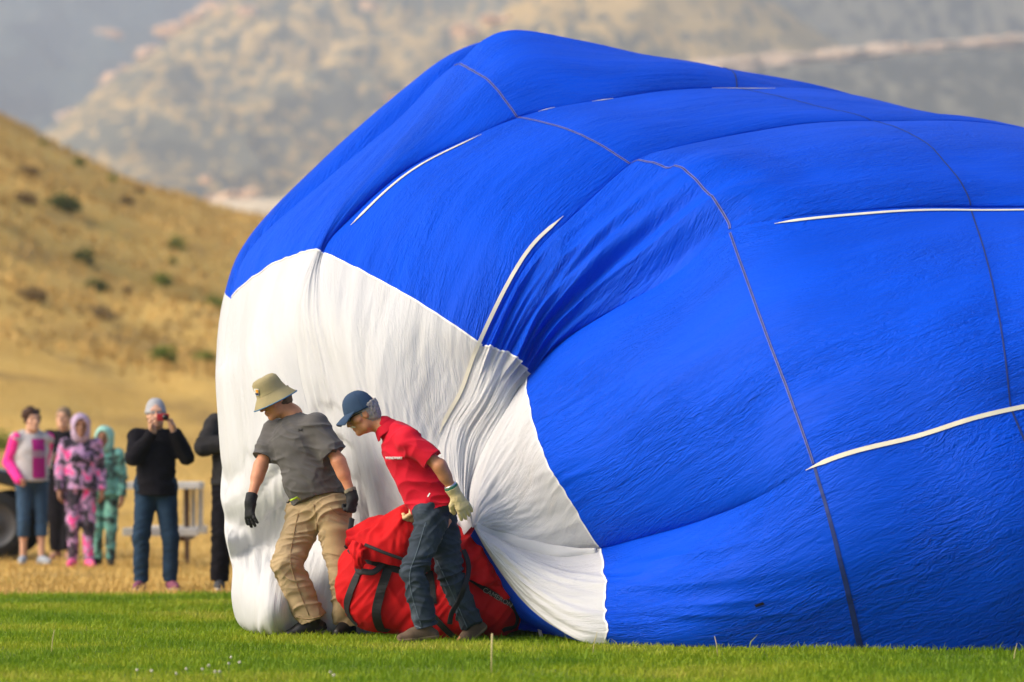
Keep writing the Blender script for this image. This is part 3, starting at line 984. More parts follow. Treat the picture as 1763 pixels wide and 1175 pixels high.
# crumpled horizontal creases low on the left
low = smooth01((1.1 - uu) / .5) * (lob <= 2)
ph = uu * 8.2 + .9 * noise3(tt * 2.2 + lob * 3.1, .3, .4, 541) + .25 * noise3(tt * 9 + lob * 5, uu * 6, .4, 543) + .35 * lob
saw = 1 - (ph - np.floor(ph))
lay = smooth01((uu - .40) / .06) * smooth01((.98 - uu) / .25) * (lob <= 1) * (.55 + .45 * noise3(tt * 3 + lob * 7, uu * 5, .2, 547))
disp = disp + lay * 0.075 * (saw ** .8 * (1 - saw ** 9) - .35)
disp = disp + low * 0.014 * fbm(uu * 5, tt * 5 + lob * 3.1, 0.6, 545, 3)
# pleats of the narrow gathered gore
pl = (lob == 3) * smooth01((5.0 - uu) / 1.6) * smooth01((uu - 0.6) / 1.0)
ridge = 1 - 2 * np.abs(noise3(uu * 0.5, tt * 7.5 + 0.25 * uu, 0.3, 551))
ridge2 = noise3(uu * 0.9, tt * 19 + .5 * uu, 0.3, 552)
disp = disp + pl * (1 - .93 * white) * (0.075 * ridge + 0.024 * ridge2)
# folds spreading from the pinched corner of the lowest gore
lw = (lob == 5) * np.exp(-((uu - 2.0) / 1.3) ** 2)
disp = disp + lw * 0.024 * (1 - 2 * np.abs(noise3(uu * 0.6, tt * 8 - 0.8 * uu, 0.3, 561)))
l4 = (lob == 4) * smooth01((3.2 - uu) / 1.6)
disp = disp + l4 * (1 - .5 * white) * 0.014 * (1 - 2 * np.abs(noise3(uu * 0.7, tt * 11 + 0.6 * uu, 0.3, 571)))
disp = disp * edge
hidden = lob >= 6
disp = np.where(hidden, disp * 0.5, disp)
PP = PP + Nn * disp[..., None]
for a, c0, c1 in seg:                                        # cloth rests on the grass, never under it
    PP[:, c0:c1, 2] = np.maximum(PP[:, c0:c1, 2], 0.004)
for a, c0, c1 in seg:
    nn = grid_normals(PP[:, c0:c1])
    Nn[:, c0:c1] = -nn if FLIP else nn


def fabric(name, base, transl, rough=0.42, spec=0.5, crumple=1.0, dirt=None):
    m, nt, b = nodes_of(name)
    uv = N(nt, 'ShaderNodeUVMap'); uv.uv_map = 'cloth'
    def mp(sx, sy, rot=0.0):
        mm_ = N(nt, 'ShaderNodeMapping')
        mm_.inputs['Scale'].default_value = (sx, sy, 1)
        mm_.inputs['Rotation'].default_value = (0, 0, rot)
        nt.links.new(uv.outputs[0], mm_.inputs[0])
        return mm_.outputs[0]
    c = np.array(base)
    r = ramp(nt, [(0.3, tuple(c * 0.90)), (0.7, tuple(np.minimum(c * 1.06, 1)))])
    nt.links.new(noise_node(nt, mp(0.5, 2.0), 1.5, 4), r.inputs[0])
    colour = r.outputs[0]
    if dirt:
        dr = ramp(nt, [(0.55, (0, 0, 0)), (0.85, (1, 1, 1))])
        nt.links.new(noise_node(nt, mp(0.4, 1.6), 2.2, 6, 0.65), dr.inputs[0])
        sc = N(nt, 'ShaderNodeMath', operation='MULTIPLY'); sc.inputs[1].default_value = 0.35
        nt.links.new(dr.outputs[0], sc.inputs[0])
        mx = N(nt, 'ShaderNodeMix', data_type='RGBA')
        nt.links.new(sc.outputs[0], mx.inputs['Factor']); nt.links.new(colour, mx.inputs['A'])
        mx.inputs['B'].default_value = (*dirt, 1)
        colour = mx.outputs['Result']
    nt.links.new(colour, b.inputs['Base Color'])
    b.inputs['Roughness'].default_value = rough
    b.inputs['Specular IOR Level'].default_value = spec
    # creases: sharp valleys between flatter facets, in three directions, patchy
    h1 = noise_node(nt, mp(1.8, 11, 0.05), 1.0, 3, 0.55, 1.0)
    h2 = noise_node(nt, mp(4.2, 19, -0.14), 1.0, 3, 0.55, 1.2)
    h3 = noise_node(nt, mp(8.5, 21, 0.38), 1.0, 2, 0.5, 1.2)
    patch = noise_node(nt, mp(0.8, 1.6, 0.3), 1.0, 2, 0.5)
    ab = []
    for hh, steep, wgt in ((h1, 9.0, 0.85), (h2, 8.0, 0.9), (h3, 8.0, 0.65)):
        s_ = N(nt, 'ShaderNodeMath', operation='SUBTRACT'); s_.inputs[1].default_value = 0.5
        nt.links.new(hh, s_.inputs[0])
        a_ = N(nt, 'ShaderNodeMath', operation='ABSOLUTE'); nt.links.new(s_.outputs[0], a_.inputs[0])
        k_ = N(nt, 'ShaderNodeMath', operation='MULTIPLY'); k_.inputs[1].default_value = steep
        nt.links.new(a_.outputs[0], k_.inputs[0])
        e_ = N(nt, 'ShaderNodeMath', operation='TANH'); nt.links.new(k_.outputs[0], e_.inputs[0])
        m_ = N(nt, 'ShaderNodeMath', operation='MULTIPLY'); m_.inputs[1].default_value = wgt
        nt.links.new(e_.outputs[0], m_.inputs[0])
        ab.append(m_.outputs[0])
    s1_ = N(nt, 'ShaderNodeMath', operation='ADD'); nt.links.new(ab[0], s1_.inputs[0]); nt.links.new(ab[1], s1_.inputs[1])
    s0_ = N(nt, 'ShaderNodeMath', operation='ADD'); nt.links.new(s1_.outputs[0], s0_.inputs[0]); nt.links.new(ab[2], s0_.inputs[1])
    pr_ = ramp(nt, [(0.36, (.22, .22, .22)), (0.64, (1, 1, 1))]); nt.links.new(patch, pr_.inputs[0])
    s2_ = N(nt, 'ShaderNodeMath', operation='MULTIPLY'); nt.links.new(s0_.outputs[0], s2_.inputs[0]); nt.links.new(pr_.outputs[0], s2_.inputs[1])
    bp = N(nt, 'ShaderNodeBump'); bp.inputs['Strength'].default_value = 0.9 * crumple; bp.inputs['Distance'].default_value = 0.0075
    nt.links.new(s2_.outputs[0], bp.inputs['Height'])
    nt.links.new(bp.outputs[0], b.inputs['Normal'])
    t = N(nt, 'ShaderNodeBsdfTranslucent')
    nt.links.new(colour, t.inputs[0]); nt.links.new(bp.outputs[0], t.inputs['Normal'])
    ms = N(nt, 'ShaderNodeMixShader'); ms.inputs[0].default_value = transl
    nt.links.new(b.outputs[0], ms.inputs[1]); nt.links.new(t.outputs[0], ms.inputs[2])
    nt.links.new(ms.outputs[0], nt.nodes['Material Output'].inputs[0])
    MATS[name] = m
    return m


BLUE = fabric('blue_ripstop', (0.0, 0.076, 0.70), 0.18, 0.55, 0.10)
WHITE = fabric('white_ripstop', (0.62, 0.617, 0.615), 0.18, 0.7, 0.12, 0.42, (0.55, 0.48, 0.36))
TAPE = mat('webbing', (0.70, 0.65, 0.52), 0.7, 0.10, 9.0)
SEAM = mat('seam_binding', (0.012, 0.03, 0.16), 0.6, 0.2, 20)
STITCH = mat('stitching', (0.17, 0.17, 0.46), 0.6, 0.2, 20)

envelope = empty('balloon_envelope', (0.6, 31.0, 0))
tag(envelope, 'huge half inflated blue and white hot air balloon envelope lying on the lawn', 'balloon')
iA, iB, iC, iD = uidx(2), uidx(4), uidx(6), uidx(7)
for li, (a, c0, c1) in enumerate(seg):
    for (r0, r1, nm) in ((0, iA, 'w'), (iA, iB, 'b'), (iB, iC, 'b'), (iC, NU - 1, 'b')):
        sub = PP[r0:r1 + 1, c0:c1]
        nrm = Nn[r0:r1 + 1, c0:c1].reshape(-1, 3)
        material = BLUE if (nm == 'b' or li in (6, 7)) else WHITE
        q = grid_faces(sub.shape[0], sub.shape[1])
        if FLIP: q = q[:, ::-1]
        me = fast_mesh('fabric_panel', sub.reshape(-1, 3), q)
        uvl = me.uv_layers.new(name='cloth')
        lv = np.empty(len(me.loops), np.int32); me.loops.foreach_get('vertex_index', lv)
        uvs = np.stack([Ug[r0:r1 + 1, c0:c1].ravel(), (Vw + skew)[r0:r1 + 1, c0:c1].ravel()], 1)
        uvl.data.foreach_set('uv', uvs[lv].astype(np.float32).ravel())
        if len(me.vertices) == len(nrm): me.normals_split_custom_set_from_vertices(nrm.astype(np.float32))
        o = add_mesh('fabric_panel', me, material, envelope)
        if nm == 'w' and li < 6: o['label'] = 'white fabric panel'


def strip(name, pts, nrm, side, w, lift, material, parent, thick=0.003):
    """a flat band lying on the cloth, with real thickness"""
    pts = pts + nrm * lift
    a, b_ = pts - side * w / 2, pts + side * w / 2
    V = np.concatenate([a, b_, b_ + nrm * thick, a + nrm * thick])
    n = len(pts)
    i = np.arange(n - 1)
    Fq = []
    for k in range(4):
        k2 = (k + 1) % 4
        Fq.append(np.stack([k * n + i, k * n + i + 1, k2 * n + i + 1, k2 * n + i], 1))
    return obj(name, V, np.concatenate(Fq), material, parent, smooth=False)


def lobe_pt(li, u, t):
    """surface point and normal on gore li at arrays (u, t)"""
    a, c0, c1 = seg[li]
    ui = np.interp(u, US, np.arange(NU)); ti = np.interp(t, TT[c0:c1], np.arange(c1 - c0)) + c0
    u0 = np.clip(ui.astype(int), 0, NU - 2); t0 = np.clip(ti.astype(int), c0, c1 - 2)
    fu, ft = (ui - u0)[:, None], (ti - t0)[:, None]
    def lp(Arr):
        return Arr[u0, t0] * (1 - fu) * (1 - ft) + Arr[u0 + 1, t0] * fu * (1 - ft) + Arr[u0, t0 + 1] * (1 - fu) * ft + Arr[u0 + 1, t0 + 1] * fu * ft
    n = lp(Nn)
    return lp(PP), n / np.linalg.norm(n, axis=1, keepdims=True)


def along(pts):
    d = np.gradient(pts, axis=0)
    return d / (np.linalg.norm(d, axis=1, keepdims=True) + 1e-9)


def tape(li, u0, u1, t0, t1, w=0.042, taper=False):
    u = np.linspace(u0, u1, int(60 * abs(u1 - u0)) + 8)
    t = np.linspace(t0, t1, len(u)) if np.isscalar(t0) else np.interp(u, t0, t1)
    p, n = lobe_pt(li, u, t)
    for _ in range(3):
        p[1:-1] = (p[:-2] + p[1:-1] * 2 + p[2:]) / 4; n[1:-1] = (n[:-2] + n[1:-1] * 2 + n[2:]) / 4
    sd = np.cross(n, along(p)); sd /= np.linalg.norm(sd, axis=1, keepdims=True)
    ww = np.full((len(u), 1), w)
    if taper: ww = w * np.clip(np.minimum(np.arange(len(u)), np.arange(len(u))[::-1]) / 10.0, 0.12, 1)[:, None]
    return strip('load_tape', p, n, sd * ww, 1.0, 0.004, TAPE, envelope)


tape(2, 2.42, 3.52, 0.045, 0.05, 0.036, True)
tape(2, 4.22, 4.42, 0.03, 0.03, 0.03, True)
tape(2, 4.85, 5.05, 0.03, 0.03, 0.03, True)
tape(2, 5.85, 6.15, 0.03, 0.03, 0.03, True)
tape(2, 0.95, 3.5, 0.975, 0.965, 0.026, True)
tape(4, 4.38, 7.5, 0.02, 0.02, 0.034, True)
tape(5, 3.93, 7.6, 0.0, 0.01, 0.028, True)
for uS in (4.0, 6.0):
    for li in range(0, 6):
        t = np.linspace(0.01 if li else 0.5, 0.99, 90)
        p, n = lobe_pt(li, np.full(90, uS), t)
        sd = np.cross(n, along(p)); sd /= np.linalg.norm(sd, axis=1, keepdims=True)
        bandw = np.full(90, 0.017) if li < 5 else np.linspace(0.02, 0.040, 90)
        if uS == 6.0: bandw = bandw * .6
        sm = strip('seam', p, n, sd * bandw[:, None], 1.0, 0.002, SEAM, envelope, 0.002)
        for off in ((-0.007, 0.007) if (li < 5 and uS == 4.0) else ()):
            strip('stitch_line', p + sd * off, n, sd, 0.003 if li < 4 else 0.0022, 0.0045, STITCH, sm, 0.001)
# hem along the white seam
for li in range(0, 6):
    t = np.linspace(0.01, 0.99, 120)
    p, n = lobe_pt(li, np.full(120, 2.0), t)
    sd = np.cross(n, along(p)); sd /= np.linalg.norm(sd, axis=1, keepdims=True)
    strip('hem', p - sd * 0.0 , n, sd, 0.012, 0.002, mat('white_hem', (0.78, 0.77, 0.75), 0.7), envelope, 0.003)
# small dark repair patch low on the lowest gore
p, n = lobe_pt(5, np.array([3.36, 3.39, 3.42]), np.array([0.70, 0.695, 0.69]))
sd = np.cross(n, along(p)); sd /= np.linalg.norm(sd, axis=1, keepdims=True)
strip('repair_patch', p, n, sd, 0.018, 0.004, mat('dark_patch', (0.01, 0.012, 0.03), 0.7), envelope)

# twisted roll of slack cloth from the hand along the crease
ur = np.linspace(0.02, 1.95, 70)
p, n = lobe_pt(5, ur, np.full(70, 0.03))
rad = np.interp(ur, [0, .2, .8, 1.5, 1.95], [.022, .032, .045, .05, .02])
tv, tf = tube(p + n * .01, rad, 18, flat=((0, -1, .35), .55))
ang = np.arange(len(tv) - 2) % 18
st = np.arange(len(tv) - 2) // 18
tv[:-2] += (np.array([0, -1, .5])[None] * (.008 * noise3(ang * .6 + st * .12, st * .05, .3, 641))[:, None])
roll = obj('rolled_edge', tv, tf, WHITE, envelope)
# strip of blue lining with a cream tape showing behind the white edge
tv, tf = tube([W(926, 1068, 30.05), W(929, 1085, 29.95), W(934, 1106, 29.85)], .012, 6, flat=((0, -1, 0), .3))
obj('load_tape', tv, tf, TAPE, envelope)


# ================================================================== PEOPLE
SKIN = mat('skin_tanned', (0.52, 0.22, 0.11), 0.5, 0.10, 30, 0.15, 180, spec=0.35, sss=0.08)
SKIN2 = mat('skin_ruddy', (0.56, 0.24, 0.13), 0.5, 0.14, 26, 0.25, 160, spec=0.35, sss=0.08)
SKIN_F = mat('skin_fair', (0.60, 0.34, 0.23), 0.55, 0.08, 30, spec=0.3, sss=0.06)
SKIN_B = mat('skin_brown', (0.25, 0.12, 0.07), 0.55, 0.08, 30, spec=0.3)
EYE = mat('eye_dark', (0.03, 0.02, 0.015), 0.2, 0.1, 50, spec=0.6)


def fold_fn(axis, amp, along_f=20.0, across_f=6.0, seed=0, zones=None):
    """cloth folds lying across a limb axis; zones = [(point, radius, gain)] where they gather"""
    ax = unit(axis)
    ref = np.array([0.3, 0.9, 0.2]) if abs(ax[1]) < 0.8 else np.array([1.0, 0, 0])
    b1 = unit(np.cross(ax, ref)); b2 = np.cross(ax, b1)
    def fn(v):
        e, p, q = v @ ax, v @ b1, v @ b2
        wob = noise3(v[:, 0] * 5, v[:, 1] * 5, v[:, 2] * 5, seed + 5) * 0.08
        r = 0.7 - 2.6 * np.abs(noise3((e + wob + 0.45 * p) * along_f, p * across_f, q * across_f, seed)) ** .8
        r2 = 0.7 - 2.4 * np.abs(noise3((e - 0.5 * q - wob) * along_f * 1.7, p * across_f * 1.5, q * across_f * 1.5, seed + 1)) ** .8
        g = np.full(len(v), 0.45)
        for (c, rad, gain) in (zones or []):
            g += gain * np.exp(-((v - np.asarray(c)) ** 2).sum(1) / rad ** 2)
        return amp * g * (r * 0.9 + 0.5 * r2)
    return fn


def hand_prims(wr, direction, palm_n, s=1.0, curl=0.6, spread=0.16, thumb_side=1, rad=0.0088, thumb_curl=0.4):
    """palm, four unequal bent fingers and a thumb leaving the side of the palm"""
    d = unit(direction); n = unit(np.asarray(palm_n) - d * np.dot(palm_n, d)); sd = np.cross(d, n) * thumb_side
    kn = wr + d * 0.092 * s
    P = [C(wr, wr + d * .03 * s, 0.026 * s, 0.030 * s, .015),
         C(wr + d * .03 * s + sd * .014 * s, kn + sd * .024 * s, 0.019 * s, 0.016 * s, .02),
         C(wr + d * .03 * s - sd * .014 * s, kn - sd * .026 * s, 0.019 * s, 0.015 * s, .02),
         C(wr + d * .03 * s, kn, 0.021 * s, 0.016 * s, .02)]
    for i, (off, ln) in enumerate(((0.033, .074), (0.011, .083), (-0.012, .077), (-0.034, .062))):
        base = kn + sd * off * s - d * 0.008 * s
        dirv = unit(d + sd * spread * (off / .03))
        ang = 0.25 * curl
        r = rad * s * (1.0 - 0.06 * i)
        for j, fr in enumerate((.45, .32, .23)):
            ang += curl * (0.55, 0.75, 0.5)[j]
            dv = dirv * math.cos(ang) + n * math.sin(ang)
            nxt = base + dv * ln * fr * s
            P.append(C(base, nxt, r * (1.08 - .09 * j), r * (1.0 - .09 * j), .006))
            base = nxt
    tb = wr + d * .028 * s + sd * .022 * s
    t1 = tb + unit(d * .55 + sd * .75 + n * .25) * .042 * s
    t2 = t1 + unit(d * (.9 - thumb_curl * .3) + sd * (.35 - thumb_curl * .5) + n * (.25 + thumb_curl)) * .034 * s
    t3 = t2 + unit(d * (.9 - thumb_curl * .5) + sd * (.1 - thumb_curl) + n * (.3 + thumb_curl)) * .024 * s
    P += [C(tb, t1, .014 * s, .0115 * s, .012), C(t1, t2, .0112 * s, .0102 * s, .006), C(t2, t3, .0102 * s, .0088 * s, .006)]
    return P


def head_axes(fwd, up):
    f = unit(fwd); r = unit(np.cross(f, up)); u = np.cross(r, f)
    return f, u, r


def head_prims(c, f, u, r, s=1.0, nose=1.0):
    def p(a, b, cc): return c + (f * a + u * b + r * cc) * s
    ax = (r, f, u)
    P = [E(p(-.012, .035, 0), np.array([.074, .096, .088]) * s, ax, .02),
         E(p(.018, -.035, 0), np.array([.060, .070, .078]) * s, ax, .03),
         C(p(.02, -.075, -.035), p(.02, -.075, .035), .030 * s, .030 * s, .03),
         E(p(.070, -.092, 0), np.array([.026, .020, .020]) * s, ax, .025),
         C(p(.078, .038, -.036), p(.078, .038, .036), .015 * s, .015 * s, .02),
         C(p(.062, -.012, .044), p(.045, -.02, .056), .016 * s, .016 * s, .02),
         C(p(.062, -.012, -.044), p(.045, -.02, -.056), .016 * s, .016 * s, .02),
         dict(t='e', c=p(.092, .016, .032), r=np.array([.020, .016, .012]) * s, ax=ax, k=.012, mode='sub'),
         dict(t='e', c=p(.092, .016, -.032), r=np.array([.020, .016, .012]) * s, ax=ax, k=.012, mode='sub'),
         C(p(.086, .024, 0), p(.108, -.024, 0), .0085 * s, .0125 * s * nose, .010),
         C(p(.096, -.027, -.011), p(.096, -.027, .011), .0085 * s, .0085 * s, .006),
         C(p(.088, -.053, -.014), p(.088, -.053, .014), .0075 * s, .0075 * s, .008),
         C(p(.085, -.066, -.012), p(.085, -.066, .012), .0080 * s, .0080 * s, .008)]
    for sg in (-1, 1):
        P.append(E(p(-.006, -.002, sg * .074), np.array([.009, .019, .031]) * s, ax, .006))
        P.append(dict(t='e', c=p(.000, .002, sg * .084), r=np.array([.006, .010, .018]) * s, ax=ax, k=.004, mode='sub'))
    return P


def person(name, label, J, look, h=0.008, group=None):
    """J: joints in world metres. look: clothing. Returns the root with body and clothing as children."""
    s = look.get('s', 1.0)
    base = (np.asarray(J['ankL']) + np.asarray(J['ankR'])) / 2
    root = empty('person', (base[0], base[1], 0))
    tag(root, label, 'person', group)
    f, u, r = head_axes(J['face'], J.get('headup', (0, 0, 1)))
    hc = np.asarray(J['head'])
    chest, pelvis, neck = (np.asarray(J[k]) for k in ('chest', 'pelvis', 'neck'))
    lat = unit(np.asarray(J['shL']) - np.asarray(J['shR']))
    spine = unit(chest - pelvis)
    fwd = unit(np.cross(lat, spine)) * -1
    if np.dot(fwd, np.asarray(J.get('front', J['face']))) < 0: fwd = -fwd
    hlat = unit(np.asarray(J['hipL']) - np.asarray(J['hipR']))
    skin = look['skin']
    lw, ww = look.get('chest_w', .165) * s, look.get('waist_w', .16) * s
    dep = look.get('depth', .68)
    # ---- body: one continuous skin
    B = head_prims(hc, f, u, r, look.get('head_s', 1.0) * s ** .5)
    B += [C(neck - u * .0, hc - u * .045 * s - f * .018 * s, .058 * s, .052 * s, .03)]
    B += [C(pelvis, chest, ww * .8, lw * .8, .04, (fwd, dep)), C(chest, neck, lw * .62, .05 * s, .05, (fwd, .8)),
          C(J['shL'], J['shR'], .048 * s, .048 * s, .04)]
    B += [C(J['hipL'], J['hipR'], .085 * s, .085 * s, .04)]
    hands = {}
    for sd in 'LR':
        B += [C(J['sh' + sd], J['el' + sd], .046 * s, .040 * s, .03), C(J['el' + sd], J['wr' + sd], .041 * s, .027 * s, .02),
              C(np.asarray(J['el' + sd]), np.asarray(J['el' + sd]) * .65 + np.asarray(J['wr' + sd]) * .35, .040 * s, .040 * s, .03)]
        hd = J.get('hand' + sd, {})
        direction = hd.get('dir', np.asarray(J['wr' + sd]) - np.asarray(J['el' + sd]))
        hp = hand_prims(np.asarray(J['wr' + sd]), direction, hd.get('palm', -lat if sd == 'L' else lat), s * hd.get('size', 1.0), hd.get('curl', .6), hd.get('spread', .15), hd.get('thumb', 1 if sd == 'L' else -1))
        hands[sd] = hp
        B += hp
        kn, an, hip = (np.asarray(J[k + sd]) for k in ('kn', 'ank', 'hip'))
        B += [C(hip, kn, .072 * s, .050 * s, .04), C(kn, an, .048 * s, .034 * s, .03), E(kn * .68 + an * .32 - 0.012 * fwd, np.array([.05, .05, .09]) * s, None, .03)]
        toe = unit(np.asarray(J['toe' + sd]))
        B += [C(an + [0, 0, -.02 * s], an + toe * .13 * s + [0, 0, -.045 * s], .034 * s, .022 * s, .02)]
    body = sdf_obj('body', B, look.get('body_h', h * .75), skin, root)
    # ---- eyes
    hs = look.get('head_s', 1.0) * s ** .5
    for sg in (-1, 1):
        e = SDF(hc + (f * .077 + u * .016 + r * sg * .032) * hs - .02, hc + (f * .077 + u * .016 + r * sg * .032) * hs + .02, .004)
        e.ell(hc + (f * .077 + u * .016 + r * sg * .032) * hs, np.array([.012, .010, .007]) * hs, (r, f, u))
        v, q = e.mesh()
        obj('eye', v, q, EYE, body)
    # ---- hair
    if look.get('hair'):
        kind, hmat = look['hair']
        def p(a, b, cc): return hc + (f * a + u * b + r * cc) * hs
        ax = (r, f, u)
        Hp = [E(p(-.016, .042, 0), np.array([.083, .104, .094]) * hs, ax, .02)]
        if kind in ('short', 'bob'): Hp.append(E(p(-.045, -.02, 0), np.array([.076, .066, .075]) * hs, ax, .03))
        if kind == 'bun': Hp.append(E(p(-.055, -.02, 0), np.array([.066, .05, .06]) * hs, ax, .03))
        if kind == 'curly':
            rg = np.random.default_rng(5)
            for _ in range(46):
                dv = unit(rg.normal(0, 1, 3)); dv = dv if dv[2] > -.5 else -dv
                if dv[1] > .45 and dv[2] < .45: continue
                Hp.append(E(p(-.02 + dv[1] * .10, .045 + dv[2] * .098, dv[0] * .088), np.array([.026] * 3) * hs, ax, .01))
        Hp.append(dict(t='e', c=p(.085, -.045, 0), r=np.array([.082, .075, .105]) * hs, ax=ax, k=.012, mode='sub'))
        sdf_obj('hair', Hp, h * .75, hmat, root, plane_cuts=[(hc + u * look['hat_line'] * hs, u + f * .05)] if 'hat_line' in look else (), wrinkle=lambda v: .004 * noise3(v[:, 0] * 90, v[:, 1] * 90, v[:, 2] * 40, 9))
    # ---- top
    tp = look.get('top')
    if tp:
        g = tp.get('loose', .012)
        hem = np.asarray(tp['hem']) if 'hem' in tp else pelvis - spine * .06 * s
        hemn = np.asarray(tp['hemn']) if 'hemn' in tp else -spine
        T = [C(hem, chest, ww + g, lw, .05, (fwd, dep * tp.get('hem_d', 1.12)), (hem, hemn)), C(chest, chest * .35 + neck * .65, lw * .95, .085 * s, .06, (fwd, .72)),
             C(np.asarray(J['shL']) - lat * .015, np.asarray(J['shR']) + lat * .015, .060 * s, .060 * s, .06)]
        if tp.get('belly'): T.append(E(pelvis * .62 + chest * .38 + fwd * tp['belly'][0], np.array(tp['belly'][1]), (lat, fwd, spine), .06))
        if tp.get('back'): T.append(E(chest + spine * .06 * s - fwd * tp['back'], np.array([.15, .07, .13]) * s, (lat, fwd, spine), .06))
        cuts = []
        sl = tp.get('sleeve', 1.0)
        zones = []
        for sd in 'LR':
            shp, el, wr = (np.asarray(J[k + sd]) for k in ('sh', 'el', 'wr'))
            rs = tp.get('sleeve_r', (.066, .058, .045))
            if sl <= 1.0:
                T.append(C(shp, shp + (el - shp) * sl, rs[0] * s, rs[1] * s, .05, None, (shp + (el - shp) * sl, el - shp)))
            else:
                T += [C(shp, el, rs[0] * s, rs[1] * s, .05), C(el, wr, rs[1] * s, rs[2] * s, .02, None, (wr - (wr - el) * .02, wr - el))]
            zones += [(el, .10 * s, .9), (shp - spine * .08, .09 * s, .9)]
        if tp.get('collar'): T.append(C(neck - u * .005, neck + u * .03, .068 * s, .062 * s, .015))
        zones += [(pelvis, .2 * s, .6)]
        s_ = sdf_obj('shirt' if tp.get('kind', 'shirt') == 'shirt' else tp['kind'], T, h, tp['mat'], root, cuts=cuts,
                     wrinkle=fold_fn(tp.get('fold_axis', spine + .5 * lat), tp.get('fold', .010), tp.get('fold_f', 11), 5, tp.get('seed', 3), zones))
        look['_top'] = s_
        if tp.get('trim'):       # hem band
            pass
    # ---- trousers
    bt = look.get('bottom')
    if bt:
        g = bt.get('loose', 0)
        T = [C(np.asarray(J['hipL']) + spine * .05, np.asarray(J['hipR']) + spine * .05, (.105 + g * .4) * s, (.105 + g * .4) * s, .06, (fwd, .95)), C(pelvis, pelvis + spine * .10 * s, ww * .98, ww * .95, .05, (fwd, dep)),
             E(pelvis - fwd * .05 * s, np.array([.14, .10, .11]) * s, (lat, fwd, spine), .05)]
        cuts, zones = [], []
        for sd in 'LR':
            hip, kn, an = (np.asarray(J[k + sd]) for k in ('hip', 'kn', 'ank'))
            ln = bt.get('length', 1.0)
            if ln > .55:
                T += [C(hip, kn, (.092 + g) * s, (.068 + g) * s, .03)]
                end = kn + (an - kn) * ((ln - .5) * 2)
                flare = bt.get('flare', .055 + g)
                T += [C(kn, end, (.066 + g) * s, flare * s, .02, None, (end, an - kn))]
            else:
                end = hip + (kn - hip) * ln * 2
                T += [C(hip, end, (.092 + g) * s, (.068 + g) * s, .03, None, (end, kn - hip))]
            zones += [(kn - fwd * .04, .11 * s, 1.0), (an + (kn - an) * .2, .10 * s, .7), (hip, .13 * s, .5)]
        sdf_obj('trousers', T, h, bt['mat'], root, cuts=cuts, wrinkle=fold_fn((0.12, .1, 1), bt.get('fold', .008), bt.get('fold_f', 17), 5, bt.get('seed', 11), zones))
    # ---- shoes
    sh = look.get('shoe')
    if sh:
        for sd in 'LR':
            an = np.asarray(J['ank' + sd]); toe = unit(np.asarray(J['toe' + sd])); z0 = sh.get('drop', .075) * s
            sidev = unit(np.cross(toe, (0, 0, 1))); upv = np.cross(sidev, toe)
            heel = an - toe * .045 * s - upv * (z0 - .03 * s); tip = an + toe * .165 * s - upv * (z0 - .028 * s)
            ball = an + toe * .10 * s - upv * (z0 - .036 * s)
            S = [C(heel, ball, .036 * s, .040 * s, .02), C(ball, tip, .040 * s, .030 * s, .02), C(an - upv * .01, an + toe * .07 * s - upv * .035 * s, .042 * s, .038 * s, .03)]
            if sh.get('boot'): S.append(C(an, an + upv * .06 * s, .047 * s, .048 * s, .02))
            so = sdf_obj('shoe', S, h * .75, sh['mat'], root, plane_cuts=[(an - upv * (z0 - .004), -upv)])
            S2 = [C(heel, ball, .040 * s, .044 * s, .02), C(ball, tip, .044 * s, .034 * s, .02)]
            sdf_obj('sole', S2, h * .75, sh['sole'], so, plane_cuts=[(an - upv * z0, -upv), (an - upv * (z0 - .022 * s), upv)])
    # ---- gloves
    gl = look.get('gloves')
    if gl:
        for sd in 'LR':
            wr, el = np.asarray(J['wr' + sd]), np.asarray(J['el' + sd]); dv = unit(wr - el)
            Gp = hands[sd] + [C(wr - dv * gl.get('cuff', .03), wr + dv * .02, gl.get('cuff_r', .036) * s, .032 * s, .012)]
            go = sdf_obj('glove', Gp, h * .55, gl['mat'], root, grow=gl.get('grow', .003), cuts=[(wr - dv * gl.get('cuff', .03), -dv, .08)],
                         wrinkle=lambda v: .0015 * noise3(v[:, 0] * 120, v[:, 1] * 120, v[:, 2] * 120, 4))
            if gl.get('band'):
                bm_ = gl['band'] if not isinstance(gl['band'], dict) else gl['band'].get(sd)
                if bm_ is not None:
                    sdf_obj('cuff_band', [C(wr - dv * (gl.get('cuff', .03) + .012), wr - dv * (gl.get('cuff', .03) - .01), (gl.get('cuff_r', .036) + .003) * s, (gl.get('cuff_r', .036) + .003) * s, .005)], .004, bm_, go,
                            cuts=[(wr - dv * (gl.get('cuff', .03) + .012), -dv, .08), (wr - dv * (gl.get('cuff', .03) - .012), dv, .08)])
    return root, dict(f=f, u=u, r=r, hc=hc, hs=hs, fwd=fwd, lat=lat, spine=spine, body=body)


def lathe_hat(prof, c, f, u, r, squash=1.0, n=40, wav=None):
    """profile rows (radius, height) turned round the head's up axis; returns verts, faces"""
    V = []
    for (rad, hh) in prof:
        for k in range(n):
            th = 2 * math.pi * k / n
            rr = rad * (1 + (wav(th, rad) if wav else 0))
            V.append(c + f * math.cos(th) * rr + r * math.sin(th) * rr * squash + u * hh)
    Fq = []
    for i in range(len(prof) - 1):
        for k in range(n):
            Fq.append([i * n + k, i * n + (k + 1) % n, (i + 1) * n + (k + 1) % n, (i + 1) * n + k])
    return np.array(V), np.array(Fq)


